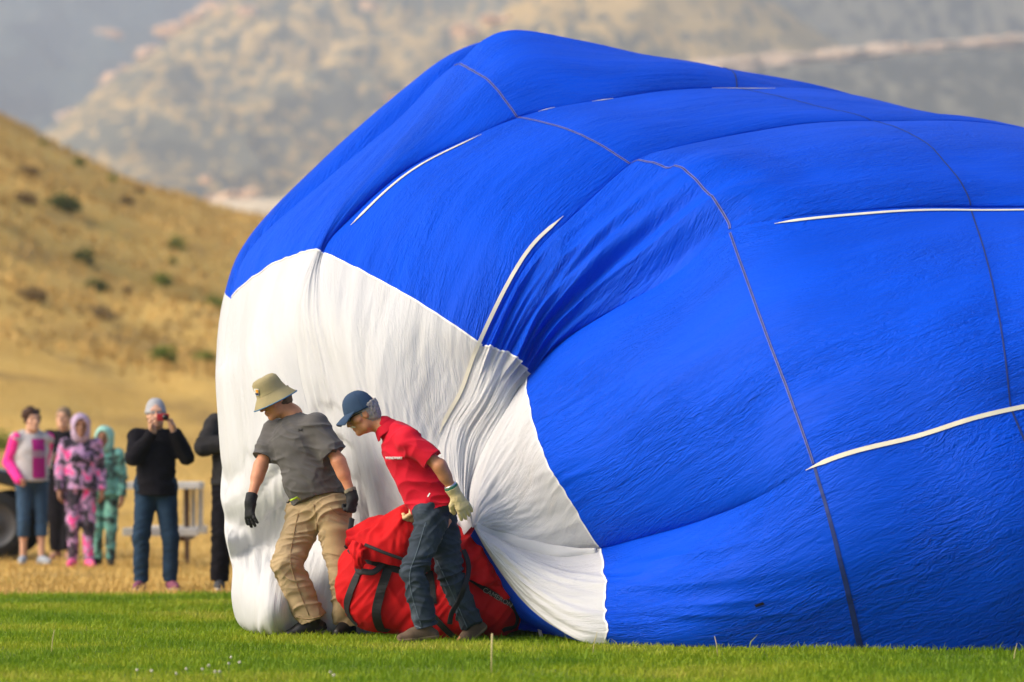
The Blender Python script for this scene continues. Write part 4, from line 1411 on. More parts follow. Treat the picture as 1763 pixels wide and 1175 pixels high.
def text_mesh(name, body, loc, xdir, ydir, size, material, parent, extrude=0.0015, align='CENTER'):
    cu = bpy.data.curves.new(name, 'FONT')
    cu.body = body; cu.size = size; cu.extrude = extrude; cu.align_x = align; cu.align_y = 'CENTER'
    tmp = bpy.data.objects.new('tmp_text', cu); col.objects.link(tmp)
    dg = bpy.context.evaluated_depsgraph_get()
    me = bpy.data.meshes.new_from_object(tmp.evaluated_get(dg))
    bpy.data.objects.remove(tmp); bpy.data.curves.remove(cu)
    co = np.empty(len(me.vertices) * 3, np.float32); me.vertices.foreach_get('co', co); co = co.reshape(-1, 3)
    xd, yd = unit(xdir), unit(ydir); zd = np.cross(xd, yd)
    co = np.asarray(loc) + co[:, :1] * xd + co[:, 1:2] * yd + co[:, 2:] * zd
    me.vertices.foreach_set('co', co.astype(np.float32).ravel()); me.update()
    me.materials.clear()
    return add_mesh(name, me, material, parent)


from mathutils.bvhtree import BVHTree


def bvh_of(o):
    me = o.data
    return BVHTree.FromPolygons([v.co[:] for v in me.vertices], [p.vertices[:] for p in me.polygons])


def decal(bv, name, outline_fn, origin, direction, xdir, w, hgt, nx, ny, material, parent, lift=.003, thick=.002, mask=None):
    """thin cloth piece that follows the surface below it (rays cast once at build time)"""
    d = unit(direction); x = unit(np.asarray(xdir) - d * np.dot(xdir, d)); y = np.cross(d, x)
    if y[2] < 0: y = -y
    V, ok = [], True
    for i in range(nx):
        for j in range(ny):
            a, bb = (i / (nx - 1) - .5) * w, (j / (ny - 1) - .5) * hgt
            if outline_fn: a, bb = outline_fn(a, bb)
            hit = bv.ray_cast(Vector(np.asarray(origin) + x * a + y * bb - d * .4), Vector(d))
            if hit[0] is None: return None
            V.append(np.array(hit[0]) - d * lift)
    V = np.array(V)
    q = grid_faces(nx, ny)
    q = np.array([f for f in q if mask is None or mask(((f[0] // ny) + .5) / (nx - 1), ((f[0] % ny) + .5) / (ny - 1))])
    V2 = np.concatenate([V, V - d * thick]); q2 = np.concatenate([q[:, ::-1], q + len(V)])
    return obj(name, V2, q2, material, parent)


# ------------------------------------------------------------------ man in grey shirt
D1 = 30.35
A = lambda x, y, dd=0.0: W(x, y, D1 + dd)
shirt_grey = mat('grey_jersey', (0.088, 0.082, 0.080), 0.85, 0.10, 25, 0.10, 220, sheen=0.05)
khaki = mat('khaki_canvas', (0.38, 0.275, 0.155), 0.9, 0.10, 9, 0.25, 140, spec=0.15)
black_glove = mat('black_knit_glove', (0.016, 0.016, 0.018), 0.75, 0.2, 60, 0.3, 200)
shoe_black = mat('black_leather', (0.014, 0.013, 0.013), 0.45, 0.2, 30)
sole_black = mat('black_rubber', (0.012, 0.012, 0.012), 0.85, 0.2, 30)
JG = dict(head=A(472, 688), face=(-.80, -.40, -.44), headup=(-.42, -.1, 1), neck=A(504, 714), chest=A(513, 765), pelvis=A(548, 862),
          shL=A(545, 733, -.13), shR=A(473, 742, .13), elL=A(583, 795, -.20), elR=A(449, 802, .06), wrL=A(606, 853, -.22), wrR=A(432, 860, -.06),
          hipL=A(572, 885, -.07), hipR=A(527, 888, .07), knL=A(592, 985, -.08), knR=A(494, 972, -.06), ankL=A(599, 1070, .05), ankR=A(538, 1067, -.02),
          toeL=(-.35, -.9, -.05), toeR=(-.96, -.2, -.22), front=(-.6, -.8, 0),
          handL=dict(dir=(-.05, -.1, -1), palm=(-.7, .5, 0), curl=1.5, spread=.05, thumb=1), handR=dict(dir=(-.08, -.05, -1), palm=(.75, .5, 0), curl=.30, spread=.42, thumb=-1, size=1.08))
gm, gi = person('person', 'man in grey shirt, khaki cargo trousers and bucket hat carrying the red bag', JG,
                dict(s=1.04, skin=SKIN2, chest_w=.182, waist_w=.175, depth=.70, body_h=.0055, hat_line=.035, head_s=1.04,
                     hair=('short', mat('brown_hair', (0.10, 0.055, 0.03), 0.7, .3, 60, .4, 200)),
                     top=dict(mat=shirt_grey, sleeve=.80, sleeve_r=(.082, .085, .05), hem=A(552, 863), hemn=(.2, -.25, -1), loose=.016, hem_d=1.2, belly=(.06, [.155, .12, .15]), fold=.0105, fold_f=16, fold_axis=(.6, .1, 1), seed=23),
                     bottom=dict(mat=khaki, loose=.033, flare=.098, fold=.014, fold_f=17, seed=31),
                     shoe=dict(mat=shoe_black, sole=sole_black, drop=.085, boot=True),
                     gloves=dict(mat=black_glove, cuff=.035, cuff_r=.037, band={'L': mat('knit_cuff', (0.20, 0.18, 0.13), 0.9, .3, 80)})), h=.0065)
f, u, r, hc = gi['f'], gi['u'], gi['r'], gi['hc']
# bucket hat
hat_mat = mat('khaki_cotton', (0.33, 0.275, 0.145), 0.9, 0.10, 14, 0.3, 130, spec=.15)
hat_root_c = hc + u * .046 - f * .004
hu = unit(u + f * .08)
prof = [(a_ * 1.0, b_ * 1.12) for a_, b_ in [(.001, .106), (.045, .108), (.074, .103), (.090, .088), (.097, .064), (.101, .032), (.105, .012), (.109, .004), (.126, -.016), (.146, -.038), (.156, -.050), (.157, -.053), (.150, -.049), (.122, -.016), (.104, .000), (.098, .02)]]
hv_, hf_ = lathe_hat(prof, hat_root_c, f, hu, r, .86, 48, lambda th, rad: (.025 * math.sin(3 * th + 1) + .018 * math.sin(7 * th)) * (1 if rad > .11 else .35))
hn_ = hv_ + (0.003 * fbm(hv_[:, 0] * 30, hv_[:, 1] * 30, hv_[:, 2] * 30, 6, 3))[:, None] * np.array([0.3, 0.3, 1])
hat = obj('hat', hn_, hf_, hat_mat, gm)
brim = [hat_root_c + f * math.cos(t) * .158 * (1 + .025 * math.sin(3 * t + 1) + .018 * math.sin(7 * t)) + r * math.sin(t) * .158 * .86 * (1 + .025 * math.sin(3 * t + 1) + .018 * math.sin(7 * t)) - hu * .059 for t in np.linspace(0, 2 * math.pi, 49)[:-1]]
tv, tf = tube(brim, .0045, 6, closed=True)
obj('brim_edging', tv, tf, mat('blue_piping', (0.06, 0.15, 0.27), .8), hat)
band = [hat_root_c + f * math.cos(t) * .104 + r * math.sin(t) * .104 * .86 + hu * .014 for t in np.linspace(0, 2 * math.pi, 41)[:-1]]
tv, tf = tube(band, .0025, 5, closed=True)
obj('hat_seam', tv, tf, hat_mat, hat)
bvh = bvh_of(hat)
pdir = unit(np.array([.35, 1, 0.05]))
pc = A(449, 675)
for nm, dx, dz, w_, h_, mt in (('hat_patch', 0, 0, .040, .046, mat('patch_white', (0.75, 0.75, 0.72), .8)), ('patch_sun', .007, .006, .022, .022, mat('patch_orange', (0.80, 0.36, 0.02), .8)), ('patch_hill', .002, -.013, .030, .014, mat('patch_navy', (0.02, 0.03, 0.09), .8))):
    o = decal(bvh, nm, None, pc + np.array([dx, 0, dz]), pdir, (1, 0, 0), w_, h_, 6, 6, mt, hat, .003 if nm == 'hat_patch' else .006)
# sunglasses
gls = mat('dark_lens', (0.01, 0.01, 0.012), .12, .05, 10, spec=.8)
frame_m = mat('dark_frame', (0.012, 0.012, 0.014), .35, .1, 20)
def glasses(root, i, lens_mat, hs=1.0, thin=False):
    f, u, r, hc = i['f'], i['u'], i['r'], i['hc']
    fr = None
    for sg in (-1, 1):
        cpt = hc + f * .098 + u * .014 + r * sg * .033
        ring = [cpt + r * .024 * math.cos(t) + u * .016 * math.sin(t) - f * .006 * math.cos(t) * sg for t in np.linspace(0, 6.283, 21)[:-1]]
        tv, tf = tube(ring, .0036 if thin else .0042, 6, closed=True)
        if fr is None: fr = obj('glasses', tv, tf, frame_m, root)
        else: obj('rim', tv, tf, frame_m, fr)
        V = np.array(ring + [cpt + f * .003]); n = len(ring)
        obj('lens', V, np.array([[k, (k + 1) % n, n] for k in range(n)]), lens_mat, fr)
        tv, tf = tube([cpt + r * sg * .024 - f * .006 * sg * 0, hc + f * .05 + u * .018 + r * sg * .074, hc - f * .01 + u * .016 + r * sg * .081], .0036, 6)
        obj('temple', tv, tf, frame_m, fr)
    tv, tf = tube([hc + f * .100 + u * .018 - r * .01, hc + f * .104 + u * .020, hc + f * .100 + u * .018 + r * .01], .0022, 6)
    obj('bridge', tv, tf, frame_m, fr)
glasses(gm, gi, gls)
# shirt emblem, pockets, key clip
topb = [c for c in gm.children if c.name.startswith('shirt')][0]
bvt = bvh_of(topb)
lg = mat('emblem_dark', (0.015, 0.015, 0.016), .6)
for a_, b_ in (((-.014, -.008), (.014, .008)), ((-.014, .008), (.014, -.008))):
    pts = []
    for t in np.linspace(0, 1, 7):
        o_ = A(519, 741) + np.array([a_[0] + (b_[0] - a_[0]) * t, 0, (a_[1] + (b_[1] - a_[1]) * t) * (1.0 - 0.9 * math.sin(math.pi * t) * 0.5)])
        hit = bvt.ray_cast(Vector(o_ - np.array([0, .5, 0])), Vector((0, 1, 0)))
        if hit[0] is not None: pts.append(np.array(hit[0]) - [0, .002, 0])
    if len(pts) > 3:
        tv, tf = tube(pts, .0026, 5); obj('emblem', tv, tf, lg, topb)
trb = [c for c in gm.children if c.name.startswith('trousers')][0]
bvr = bvh_of(trb)
stitch_k = mat('khaki_pocket', (0.38, 0.265, 0.135), .9, .1, 12, .2, 120)
for nm, px, py, w_, h_, rot in (('cargo_pocket', 582, 932, .15, .17, -.2), ('pocket_flap', 581, 908, .165, .06, -.25), ('cargo_pocket', 492, 930, .05, .16, .2), ('knee_patch', 486, 990, .12, .15, .15)):
    decal(bvr, nm, None, A(px, py), (0.05, 1, 0), (1, 0, rot), w_, h_, 10, 8, stitch_k, trb, .004, .005)
clip = [A(500, 862, -.2), A(505, 860, -.22), A(511, 857, -.2), A(516, 860, -.18)]
tv, tf = tube(clip, .007, 6); obj('key_clip', tv, tf, mat('lime_plastic', (0.42, 0.62, 0.03), .4), gm)
tv, tf = tube([A(499, 862, -.2), A(496, 866, -.2), A(493, 865, -.2)], .006, 6); obj('key_ring', tv, tf, mat('dark_metal', (0.05, 0.05, 0.05), .3, metal=.8), gm)

def seam_line(bv, pix, D, w, material, parent, name='seam_line'):
    """stitched seam lying on cloth along photo pixels"""
    pix = np.array(pix, float)
    sp = hermite(np.linspace(0, len(pix) - 1, 30), np.column_stack([np.arange(len(pix)), pix]))
    P_ = []
    for x, y in sp:
        o_ = np.array([0, 0, CAM_H]); d_ = unit(W(x, y, D) - o_)
        hit = bv.ray_cast(Vector(o_), Vector(d_))
        if hit[0] is not None: P_.append(np.array(hit[0]) - d_ * .002)
    if len(P_) > 4:
        tv, tf = tube(P_, w, 5); obj(name, tv, tf, material, parent)


seam_k = mat('khaki_thread', (0.29, 0.20, 0.10), .9)
seam_line(bvr, [(514, 880), (505, 925), (500, 965), (512, 1010), (532, 1060)], D1, .0035, seam_k, trb)
seam_line(bvr, [(540, 868), (544, 890), (546, 915)], D1, .0035, seam_k, trb)
seam_line(bvr, [(568, 872), (580, 884), (598, 888)], D1, .0035, seam_k, trb)
seam_line(bvr, [(506, 1062), (530, 1066), (558, 1060)], D1, .004, seam_k, trb)

# ------------------------------------------------------------------ man in red polo
D2 = 29.45
A = lambda x, y, dd=0.0: W(x, y, D2 + dd)
red_polo = mat('red_pique', (0.56, 0.004, 0.022), 0.8, 0.06, 20, 0.15, 260, sheen=.03, spec=.2)
denim = multi_noise_mat('blue_denim', [(0.3, (0.020, 0.028, 0.040)), (0.55, (0.034, 0.047, 0.066)), (0.8, (0.08, 0.10, 0.125))], 7.0, .9, 8, .3, bump=.2, bump_scale=260)
cream_glove = mat('cream_leather', (0.58, 0.46, 0.24), 0.75, 0.12, 30, 0.4, 150)
brown_shoe = mat('brown_suede', (0.11, 0.07, 0.045), .85, .2, 30)
brown_sole = mat('tan_rubber', (0.19, 0.13, 0.08), .85, .2, 30)
JR = dict(head=A(624, 714), face=(-.88, -.18, -.44), headup=(-.28, 0, 1), neck=A(665, 738), chest=A(697, 777), pelvis=A(748, 866),
          shL=A(702, 757, -.18), shR=A(684, 752, .18), elL=A(757, 803, -.25), elR=A(724, 815, .22), wrL=A(783, 850, -.20), wrR=A(716, 872, .20),
          hipL=A(743, 898, -.095), hipR=A(762, 896, .095), knL=A(711, 988, -.14), knR=A(774, 988, .06), ankL=A(733, 1079, -.10), ankR=A(812, 1076, .16),
          toeL=(-.97, -.15, -.1), toeR=(-.72, -.35, -.62), front=(-1, 0, 0),
          handL=dict(dir=(.52, -.05, -.84), palm=(-.25, .95, -.1), curl=.35, spread=.10, thumb=-1, size=1.08), handR=dict(dir=(-.3, 0, -1), palm=(-.9, 0, .3), curl=1.3, thumb=-1))
rm, ri = person('person', 'man in red polo shirt, jeans and blue cap pulling the white balloon fabric', JR,
                dict(s=1.0, skin=SKIN, chest_w=.160, waist_w=.150, depth=.86, body_h=.0055, hat_line=.052, head_s=1.05,
                     hair=('short', mat('grey_hair', (0.30, 0.27, 0.25), 0.7, .35, 70, .5, 200)),
                     top=dict(mat=red_polo, sleeve=.78, sleeve_r=(.078, .080, .05), hem=A(752, 876), hemn=(.24, 0, -1), loose=.034, hem_d=1.06, fold=.013, fold_f=12, fold_axis=(.45, .1, 1), seed=41, back=.02, collar=True, belly=(.03, [.13, .11, .14])),
                     bottom=dict(mat=denim, loose=.016, flare=.078, fold=.015, fold_f=19, seed=51),
                     shoe=dict(mat=brown_shoe, sole=brown_sole, drop=.085),
                     gloves=dict(mat=cream_glove, cuff=.045, cuff_r=.043, grow=.005, band=mat('green_binding', (0.03, 0.16, 0.09), .8))), h=.0065)
f, u, r, hc = ri['f'], ri['u'], ri['r'], ri['hc']
cap_mat = mat('navy_cotton', (0.024, 0.052, 0.105), .85, .08, 18, .2, 160, sheen=.03)
# cap crown
cc = hc + u * .068 - f * .002
cu_ = unit(u + f * .05)
prof = [(.001, .088), (.022, .087), (.045, .080), (.066, .064), (.082, .042), (.092, .012), (.099, -.016), (.101, -.030), (.1015, -.040), (.096, -.038)]
prof = [(a_ * 1.10, b_ * 1.04) for a_, b_ in prof]
cv_, cf_ = lathe_hat(prof, cc, f, cu_, r, .84, 48, lambda th, rad: .02 * math.cos(th) + .012 * math.sin(6 * th))
cap = obj('cap', cv_, cf_, cap_mat, rm)
# bill
bl = []
nb, nr = 17, 7
for i in range(nb):
    a_ = -1.15 + 2.3 * i / (nb - 1)
    for j in range(nr):
        t = j / (nr - 1)
        root_p = cc + f * .108 * math.cos(a_) + r * .092 * math.sin(a_) - cu_ * .022
        tip_p = cc + f * (.108 + .080 * math.cos(a_ * 1.05) ** .6) + r * .096 * math.sin(a_) - cu_ * (.040 + .028 * math.sin(a_) ** 2)
        bl.append(root_p + (tip_p - root_p) * t - cu_ * .012 * t * t)
bl = np.array(bl); q = grid_faces(nb, nr)
obj('bill', np.concatenate([bl, bl - cu_ * .005]), np.concatenate([q, q[:, ::-1] + len(bl)]), cap_mat, cap)
tv, tf = tube([cc + cu_ * .086, cc + cu_ * .0905, cc + cu_ * .092], [.008, .008, .003], 8); obj('cap_button', tv, tf, cap_mat, cap)
for k in range(6):
    th = k * math.pi / 3 + .5
    pts = [cc + (f * math.cos(th) + r * .84 * math.sin(th)) * rad * 1.012 + cu_ * hh for rad, hh in prof[:8]]
    tv, tf = tube(pts, .0016, 5); obj('cap_seam', tv, tf, cap_mat, cap)
glasses(rm, ri, mat('clear_lens', (0.03, 0.03, 0.03), .08, .05, 10, spec=.8), thin=True)
# moustache
mo = SDF(hc + f * .09 - u * .05 - .05, hc + f * .09 - u * .03 + .05, .004)
for sg in (-1, 1):
    mo.cone(hc + f * .100 - u * .041, hc + f * .084 - u * .052 + r * sg * .026, .0085, .005, .006)
v, q = mo.mesh(); obj('moustache', v, q, mat('white_hair', (0.66, 0.60, 0.50), .8), rm)
# polo collar flaps, chest lettering, side tag, watch
topb = [c for c in rm.children if c.name.startswith('shirt')][0]
bvt = bvh_of(topb)
cn = A(663, 736)
coll = []
nc, ncr = 26, 4
ndir = unit(JR['neck'] - np.asarray(JR['chest'])); nu_ = unit(ri['u'] * .5 + ndir)
e1 = unit(np.cross(nu_, (0, 1, 0))); e2 = np.cross(nu_, e1)
if e1[0] > 0: e1 = -e1
for i in range(nc):
    th = -math.pi * .96 + 2 * math.pi * .96 * i / (nc - 1)
    for j in range(ncr):
        t = j / (ncr - 1)
        rad = .066 + .026 * t ** .7
        drop = .034 - .052 * t - (.02 * t if abs(th) > 2.4 else 0)
        coll.append(JR['neck'] + (-e1 * math.cos(th) + e2 * math.sin(th)) * rad + nu_ * drop)
coll = np.array(coll); q = grid_faces(nc, ncr)
obj('collar', np.concatenate([coll, coll - nu_ * .004]), np.concatenate([q, q[:, ::-1] + len(coll)]), red_polo, topb)
hit = bvt.ray_cast(Vector(A(681, 789) - [0, .6, 0]), Vector((0, 1, 0)))
if hit[0] is not None:
    nx = unit((-.45, -.9, 0))
    xd = unit(np.cross((0, 0, 1), nx)); xd = xd if xd[0] > 0 else -xd
    text_mesh('chest_lettering', 'WINDWAY', np.array(hit[0]) + nx * .012, xd, np.cross(nx, xd), .024, mat('white_thread', (0.8, 0.78, 0.78), .7), topb, .006)
decal(bvt, 'side_tag', None, A(739, 852), (0, 1, 0), (1, 0, -.6), .008, .028, 4, 5, mat('white_thread', (0.8, 0.78, 0.78), .7), topb, .003)
trb = [c for c in rm.children if c.name.startswith('trousers')][0]
bvr = bvh_of(trb)
decal(bvr, 'back_pocket', None, A(772, 900), (0, 1, 0), (1, 0, -.35), .10, .115, 8, 8, denim, trb, .003, .004)
seam_d = mat('pale_thread', (0.10, 0.13, 0.16), .9)
seam_line(bvr, [(733, 900), (718, 950), (706, 985), (708, 1020), (726, 1080)], D2, .0030, seam_d, trb)
seam_line(bvr, [(752, 965), (782, 1030), (806, 1085)], D2, .0030, seam_d, trb)
seam_line(bvr, [(714, 1078), (734, 1084), (752, 1080)], D2, .0035, seam_d, trb)
dvw = unit(np.asarray(JR['wrL']) - np.asarray(JR['elL']))
w1 = unit(np.cross(dvw, (0, 1, 0))); w2 = np.cross(dvw, w1)
wc = np.asarray(JR['wrL']) - dvw * .062
tv, tf = tube([wc + (w1 * math.cos(t) + w2 * math.sin(t)) * .036 for t in np.linspace(0, 6.283, 25)[:-1]], .007, 8, closed=True)
obj('wristwatch', tv, tf, mat('steel', (0.6, 0.6, 0.6), .3, .1, 20, metal=.9), rm)


# ================================================================== THE RED BAG
D3 = 29.92
A = lambda x, y, dd=0.0: W(x, y, D3 + dd)
red_cord = mat('red_cordura', (0.50, 0.007, 0.009), .75, .08, 14, .25, 300, spec=.12)
web_black = mat('black_webbing', (0.014, 0.014, 0.016), .7, .2, 40, .2, 300)
bag = empty('equipment_bag', G(735, D3))
tag(bag, 'big round red fabric bag with black straps dragged between the two men', 'bag')
BA, BB = A(663, 1003), A(842, 1036, .04)
BAG_PR = [C(BA, BB, .335, .25, .05), E(A(760, 1042), np.array([.36, .32, .24]), None, .08)]
baxis = unit(BB - BA)


def bag_field(grow=0.0, h=.011):
    lo, hi = bounds(BAG_PR, .03)
    s_ = SDF(lo, hi, h)
    s_.prims(BAG_PR, grow)
    s_.cut(np.array([0, 0, .006 - grow]), (0, 0, -1))
    return s_


def bag_disp(v):
    e = (v - BA) @ baxis
    return .022 * fbm(v[:, 0] * 3, v[:, 1] * 3, v[:, 2] * 3, 71, 3) + .013 * (.6 - 2 * np.abs(noise3(e * 9 + v[:, 2] * 7, v[:, 2] * 2.5, v[:, 1] * 3, 73))) + .006 * (.6 - 2 * np.abs(noise3(e * 20 - v[:, 2] * 12, v[:, 2] * 6, v[:, 1] * 6, 75)))


s_ = bag_field()
v, q = s_.mesh()
v = v + mesh_normals(v, q) * bag_disp(v)[:, None]
v[:, 2] = np.maximum(v[:, 2], .004)
bag_body = obj('bag_body', v, q, red_cord, bag)
bvb = bvh_of(bag_body)


def on_bag(x, y, lift=.006):
    """front point of the bag under a photo pixel"""
    o_ = np.array([0, 0, CAM_H]); d_ = unit(A(x, y) - o_)
    hit = bvb.ray_cast(Vector(o_), Vector(d_))
    if hit[0] is None:
        near = bvb.find_nearest(Vector(A(x, y, -.2)))
        return np.array(near[0]) + np.array(near[1]) * lift, np.array(near[1])
    n_ = np.array(hit[1]); n_ = n_ if n_[1] < 0 else -n_
    return np.array(hit[0]) + n_ * lift, n_


def bag_strap(pix, w, name='strap', m_=None, lift=.006):
    pix = np.array(pix, float)
    t = np.concatenate([[0], np.cumsum(np.linalg.norm(np.diff(pix, axis=0), axis=1))])
    tt_ = np.linspace(0, t[-1], max(12, int(t[-1] / 6)))
    sp = hermite(tt_, np.column_stack([t, pix]))
    pn = [on_bag(x, y, lift) for x, y in sp]
    p_ = np.array([a for a, _ in pn]); n_ = np.array([b_ for _, b_ in pn])
    for _ in range(2):
        p_[1:-1] = (p_[:-2] + 2 * p_[1:-1] + p_[2:]) / 4; n_[1:-1] = (n_[:-2] + 2 * n_[1:-1] + n_[2:]) / 4
    n_ /= np.linalg.norm(n_, axis=1, keepdims=True)
    sd = np.cross(n_, along(p_)); sd /= np.linalg.norm(sd, axis=1, keepdims=True)
    return strip(name, p_, n_, sd, w, 0.0, m_ or web_black, bag, .004)


bag_strap([(622, 978), (612, 1000), (601, 1028), (597, 1045), (603, 1062), (616, 1076)], .052)
bag_strap([(668, 980), (659, 1008), (651, 1036), (648, 1058), (654, 1080), (664, 1096)], .060)
bag_strap([(738, 985), (742, 1010), (745, 1040)], .055)
bag_strap([(745, 1060), (775, 1090), (790, 1102)], .045)
bag_strap([(589, 938), (600, 944), (612, 952), (625, 960)], .044, 'rim_webbing')
bag_strap([(625, 960), (645, 968), (668, 976), (700, 984), (740, 990)], .056, 'rim_webbing')
rimr = bag_strap([(795, 992), (815, 1003), (840, 1018), (865, 1032), (884, 1045), (890, 1062), (884, 1085), (874, 1100)], .034, 'rim_webbing')
# lettering on the right rim
pn0, n0 = on_bag(857, 1029, .016); pa, _ = on_bag(843, 1021, .016); pb, _ = on_bag(870, 1037, .016)
xd = unit(pb - pa)
text_mesh('strap_lettering', 'CAMERON', pn0, xd, np.cross(n0, xd), .045, mat('pale_print', (0.24, 0.21, 0.18), .7), rimr, .001)
# handle loop
hp_ = [on_bag(622, 978, .012)[0], on_bag(618, 970, .03)[0], on_bag(624, 986, .05)[0], on_bag(636, 990, .06)[0], on_bag(650, 984, .05)[0], on_bag(662, 973, .03)[0], on_bag(666, 968, .012)[0]]
hp_ = hermite(np.linspace(0, 6, 40), np.column_stack([np.arange(7), np.array(hp_)]))
tv, tf = tube(hp_, .020, 10, flat=((0, -1, .2), .3)); obj('handle', tv, tf, web_black, bag)
# loose strap hanging from the right
ls = [A(788, 928, -.18), A(797, 945, -.26), A(806, 968, -.36), A(806, 990, -.42), A(800, 1010, -.48), A(790, 1035, -.44), A(778, 1055, -.42), A(774, 1075, -.40)]
ls = hermite(np.linspace(0, 7, 40), np.column_stack([np.arange(8), np.array(ls)]))
tv, tf = tube(ls, .017, 8, flat=((.3, -1, 0), .25)); obj('loose_strap', tv, tf, web_black, bag)
# strap to the grey man's hand
ls = [W(606, 893, D1 - .25), W(603, 915, D1 - .33), W(600, 935, D1 - .42), on_bag(597, 946, .01)[0]]
ls = hermite(np.linspace(0, 3, 20), np.column_stack([np.arange(4), np.array(ls)]))
tv, tf = tube(ls, .018, 8, flat=((.2, -1, 0), .25)); obj('carry_strap', tv, tf, web_black, bag)


def cloth_sheet(name, top, bot, bulge, material, parent, seed, nu=60, nv=36, amp=.02, thick=.006):
    top, bot = np.array(top, float), np.array(bot, float)
    def resample(p_, n):
        t = np.linspace(0, 1, len(p_))
        return hermite(np.linspace(0, 1, n), np.column_stack([t, p_]))
    T, Bm = resample(top, nu), resample(bot, nu)
    s__ = np.linspace(0, 1, nv)
    P = T[:, None] * (1 - s__)[None, :, None] + Bm[:, None] * s__[None, :, None]
    P = P + np.asarray(bulge)[None, None] * np.sin(np.pi * s__)[None, :, None] ** .8
    n_ = grid_normals(P)
    if n_[..., 1].mean() > 0: n_ = -n_
    I, Jv = np.meshgrid(np.linspace(0, 1, nu), s__, indexing='ij')
    dsp = amp * (1 - 2 * np.abs(noise3(I * 4.5 + Jv * 1.5, Jv * 2.2, .3, seed))) + amp * .6 * noise3(I * 9, Jv * 6 + I * 3, .3, seed + 1) + amp * .25 * noise3(I * 22, Jv * 14, .3, seed + 2)
    P = P + n_ * dsp[..., None]
    V = P.reshape(-1, 3); q = grid_faces(nu, nv)
    nn = grid_normals(P).reshape(-1, 3); nn = nn if nn[:, 1].mean() < 0 else -nn
    return obj(name, np.concatenate([V, V - nn * thick]), np.concatenate([q, q[:, ::-1] + len(V)]), material, parent)


flap = cloth_sheet('lid_flap', [A(606, 925, .0), A(640, 897, .05), A(668, 888, .0), A(696, 869, -.12), A(712, 884, -.16), A(730, 900, -.16)],
            [A(600, 946, -.22), A(615, 962, -.30), A(640, 964, -.34), A(668, 972, -.36), A(696, 978, -.34), A(735, 985, -.30)], (-.02, -.10, .05), red_cord, bag, 81, amp=.022)
cloth_sheet('flap_corner', [A(604, 930, -.25), A(616, 936, -.34), A(632, 940, -.37)], [A(616, 975, -.33), A(622, 980, -.37), A(630, 968, -.37)], (-.02, -.04, 0), red_cord, bag, 86, 20, 20, .016)
cloth_sheet('lid_flap', [A(770, 898, .05), A(795, 906, -.02), A(826, 913, .0), A(852, 955, .0), A(880, 1000, .0), A(902, 1042, .0)],
            [A(775, 985, -.30), A(792, 1002, -.33), A(812, 1000, -.31), A(832, 1008, -.28), A(850, 1016, -.24), A(866, 1026, -.18)], (.03, -.07, .03), red_cord, bag, 91, amp=.03)
# zip along the near flap
zp = [A(628, 938, -.36), A(645, 945, -.40), A(662, 952, -.42), A(690, 962, -.42), A(712, 968, -.40)]
zp = hermite(np.linspace(0, 4, 30), np.column_stack([np.arange(5), np.array(zp)]))
tv, tf = tube(zp, .011, 8, flat=((0, -1, .2), .4)); obj('zip', tv, tf, web_black, flap)


# ================================================================== SPECTATORS
def standing(xp, d, height, yaw, arms, stance=.13, face=None, lean=0.0, step=.06):
    """a standing figure at photo column xp, d metres away; yaw 0 faces the camera, positive turns to photo right"""
    k = height / 1.70
    o_ = G(xp, d)
    fw = np.array([math.sin(yaw), -math.cos(yaw), 0]); left = np.array([math.cos(yaw), math.sin(yaw), 0])
    def P(a, b_, z): return o_ + (left * a + fw * b_ + np.array([0, 0, z])) * k
    J = dict(head=P(0, .02 + lean, 1.575), face=face if face is not None else fw, neck=P(0, -.02 + lean, 1.43), chest=P(0, 0, 1.24), pelvis=P(0, -.01, .96), front=fw,
             shL=P(.175, -.01, 1.385), shR=P(-.175, -.01, 1.385), hipL=P(.085, 0, .90), hipR=P(-.085, 0, .90), knL=P(stance * .5 + .03, .03, .49), knR=P(-stance * .5 - .03, .03, .49),
             ankL=P(stance * .5 + .03, step, .085), ankR=P(-stance * .5 - .03, -step * .3, .085), toeL=fw * .92 + left * .3, toeR=fw * .92 - left * .3)
    for sd, sg in (('L', 1), ('R', -1)):
        ar = arms[sd]
        J['el' + sd] = P(sg * ar[0][0], ar[0][1], ar[0][2]); J['wr' + sd] = P(sg * ar[1][0], ar[1][1], ar[1][2])
        if len(ar) > 2: J['hand' + sd] = dict(dir=left * sg * ar[2][0] + fw * ar[2][1] + np.array([0, 0, ar[2][2]]), palm=-left * sg * .8 + fw * .3, curl=ar[3] if len(ar) > 3 else .6)
    return J, P, k, fw, left


HANG = ((.225, -.02, 1.11), (.235, .06, .86))
POCKET = ((.245, -.06, 1.12), (.19, .12, .97))
shoe_grey = mat('grey_mesh_shoe', (0.30, 0.33, 0.37), .8); shoe_plum = mat('plum_shoe', (0.20, 0.06, 0.10), .8); shoe_dark = mat('charcoal_shoe', (0.05, 0.05, 0.055), .7)
shoe_pink = mat('hot_pink_shoe', (0.75, 0.10, 0.27), .7); sole_pale = mat('pale_rubber', (0.5, 0.48, 0.46), .8)
black_fleece = mat('black_fleece', (0.010, 0.009, 0.012), .95, .3, 20, .2, 120, spec=.1)
charcoal = mat('charcoal_softshell', (0.032, 0.030, 0.031), .9, .2, 14, spec=.1)
jean_dark = mat('dark_blue_jean', (0.018, 0.040, 0.075), .9, .35, 7, spec=.15)
jean_mid = mat('mid_blue_jean', (0.035, 0.070, 0.125), .9, .35, 7, spec=.15)
tie_pink = multi_noise_mat('pink_tie_dye', [(0.36, (0.03, 0.025, 0.035)), (0.46, (0.08, 0.065, 0.09)), (0.52, (0.36, 0.20, 0.38)), (0.58, (0.50, 0.32, 0.52)), (0.64, (0.75, 0.08, 0.30))], 8.5, .9, 3, .8)
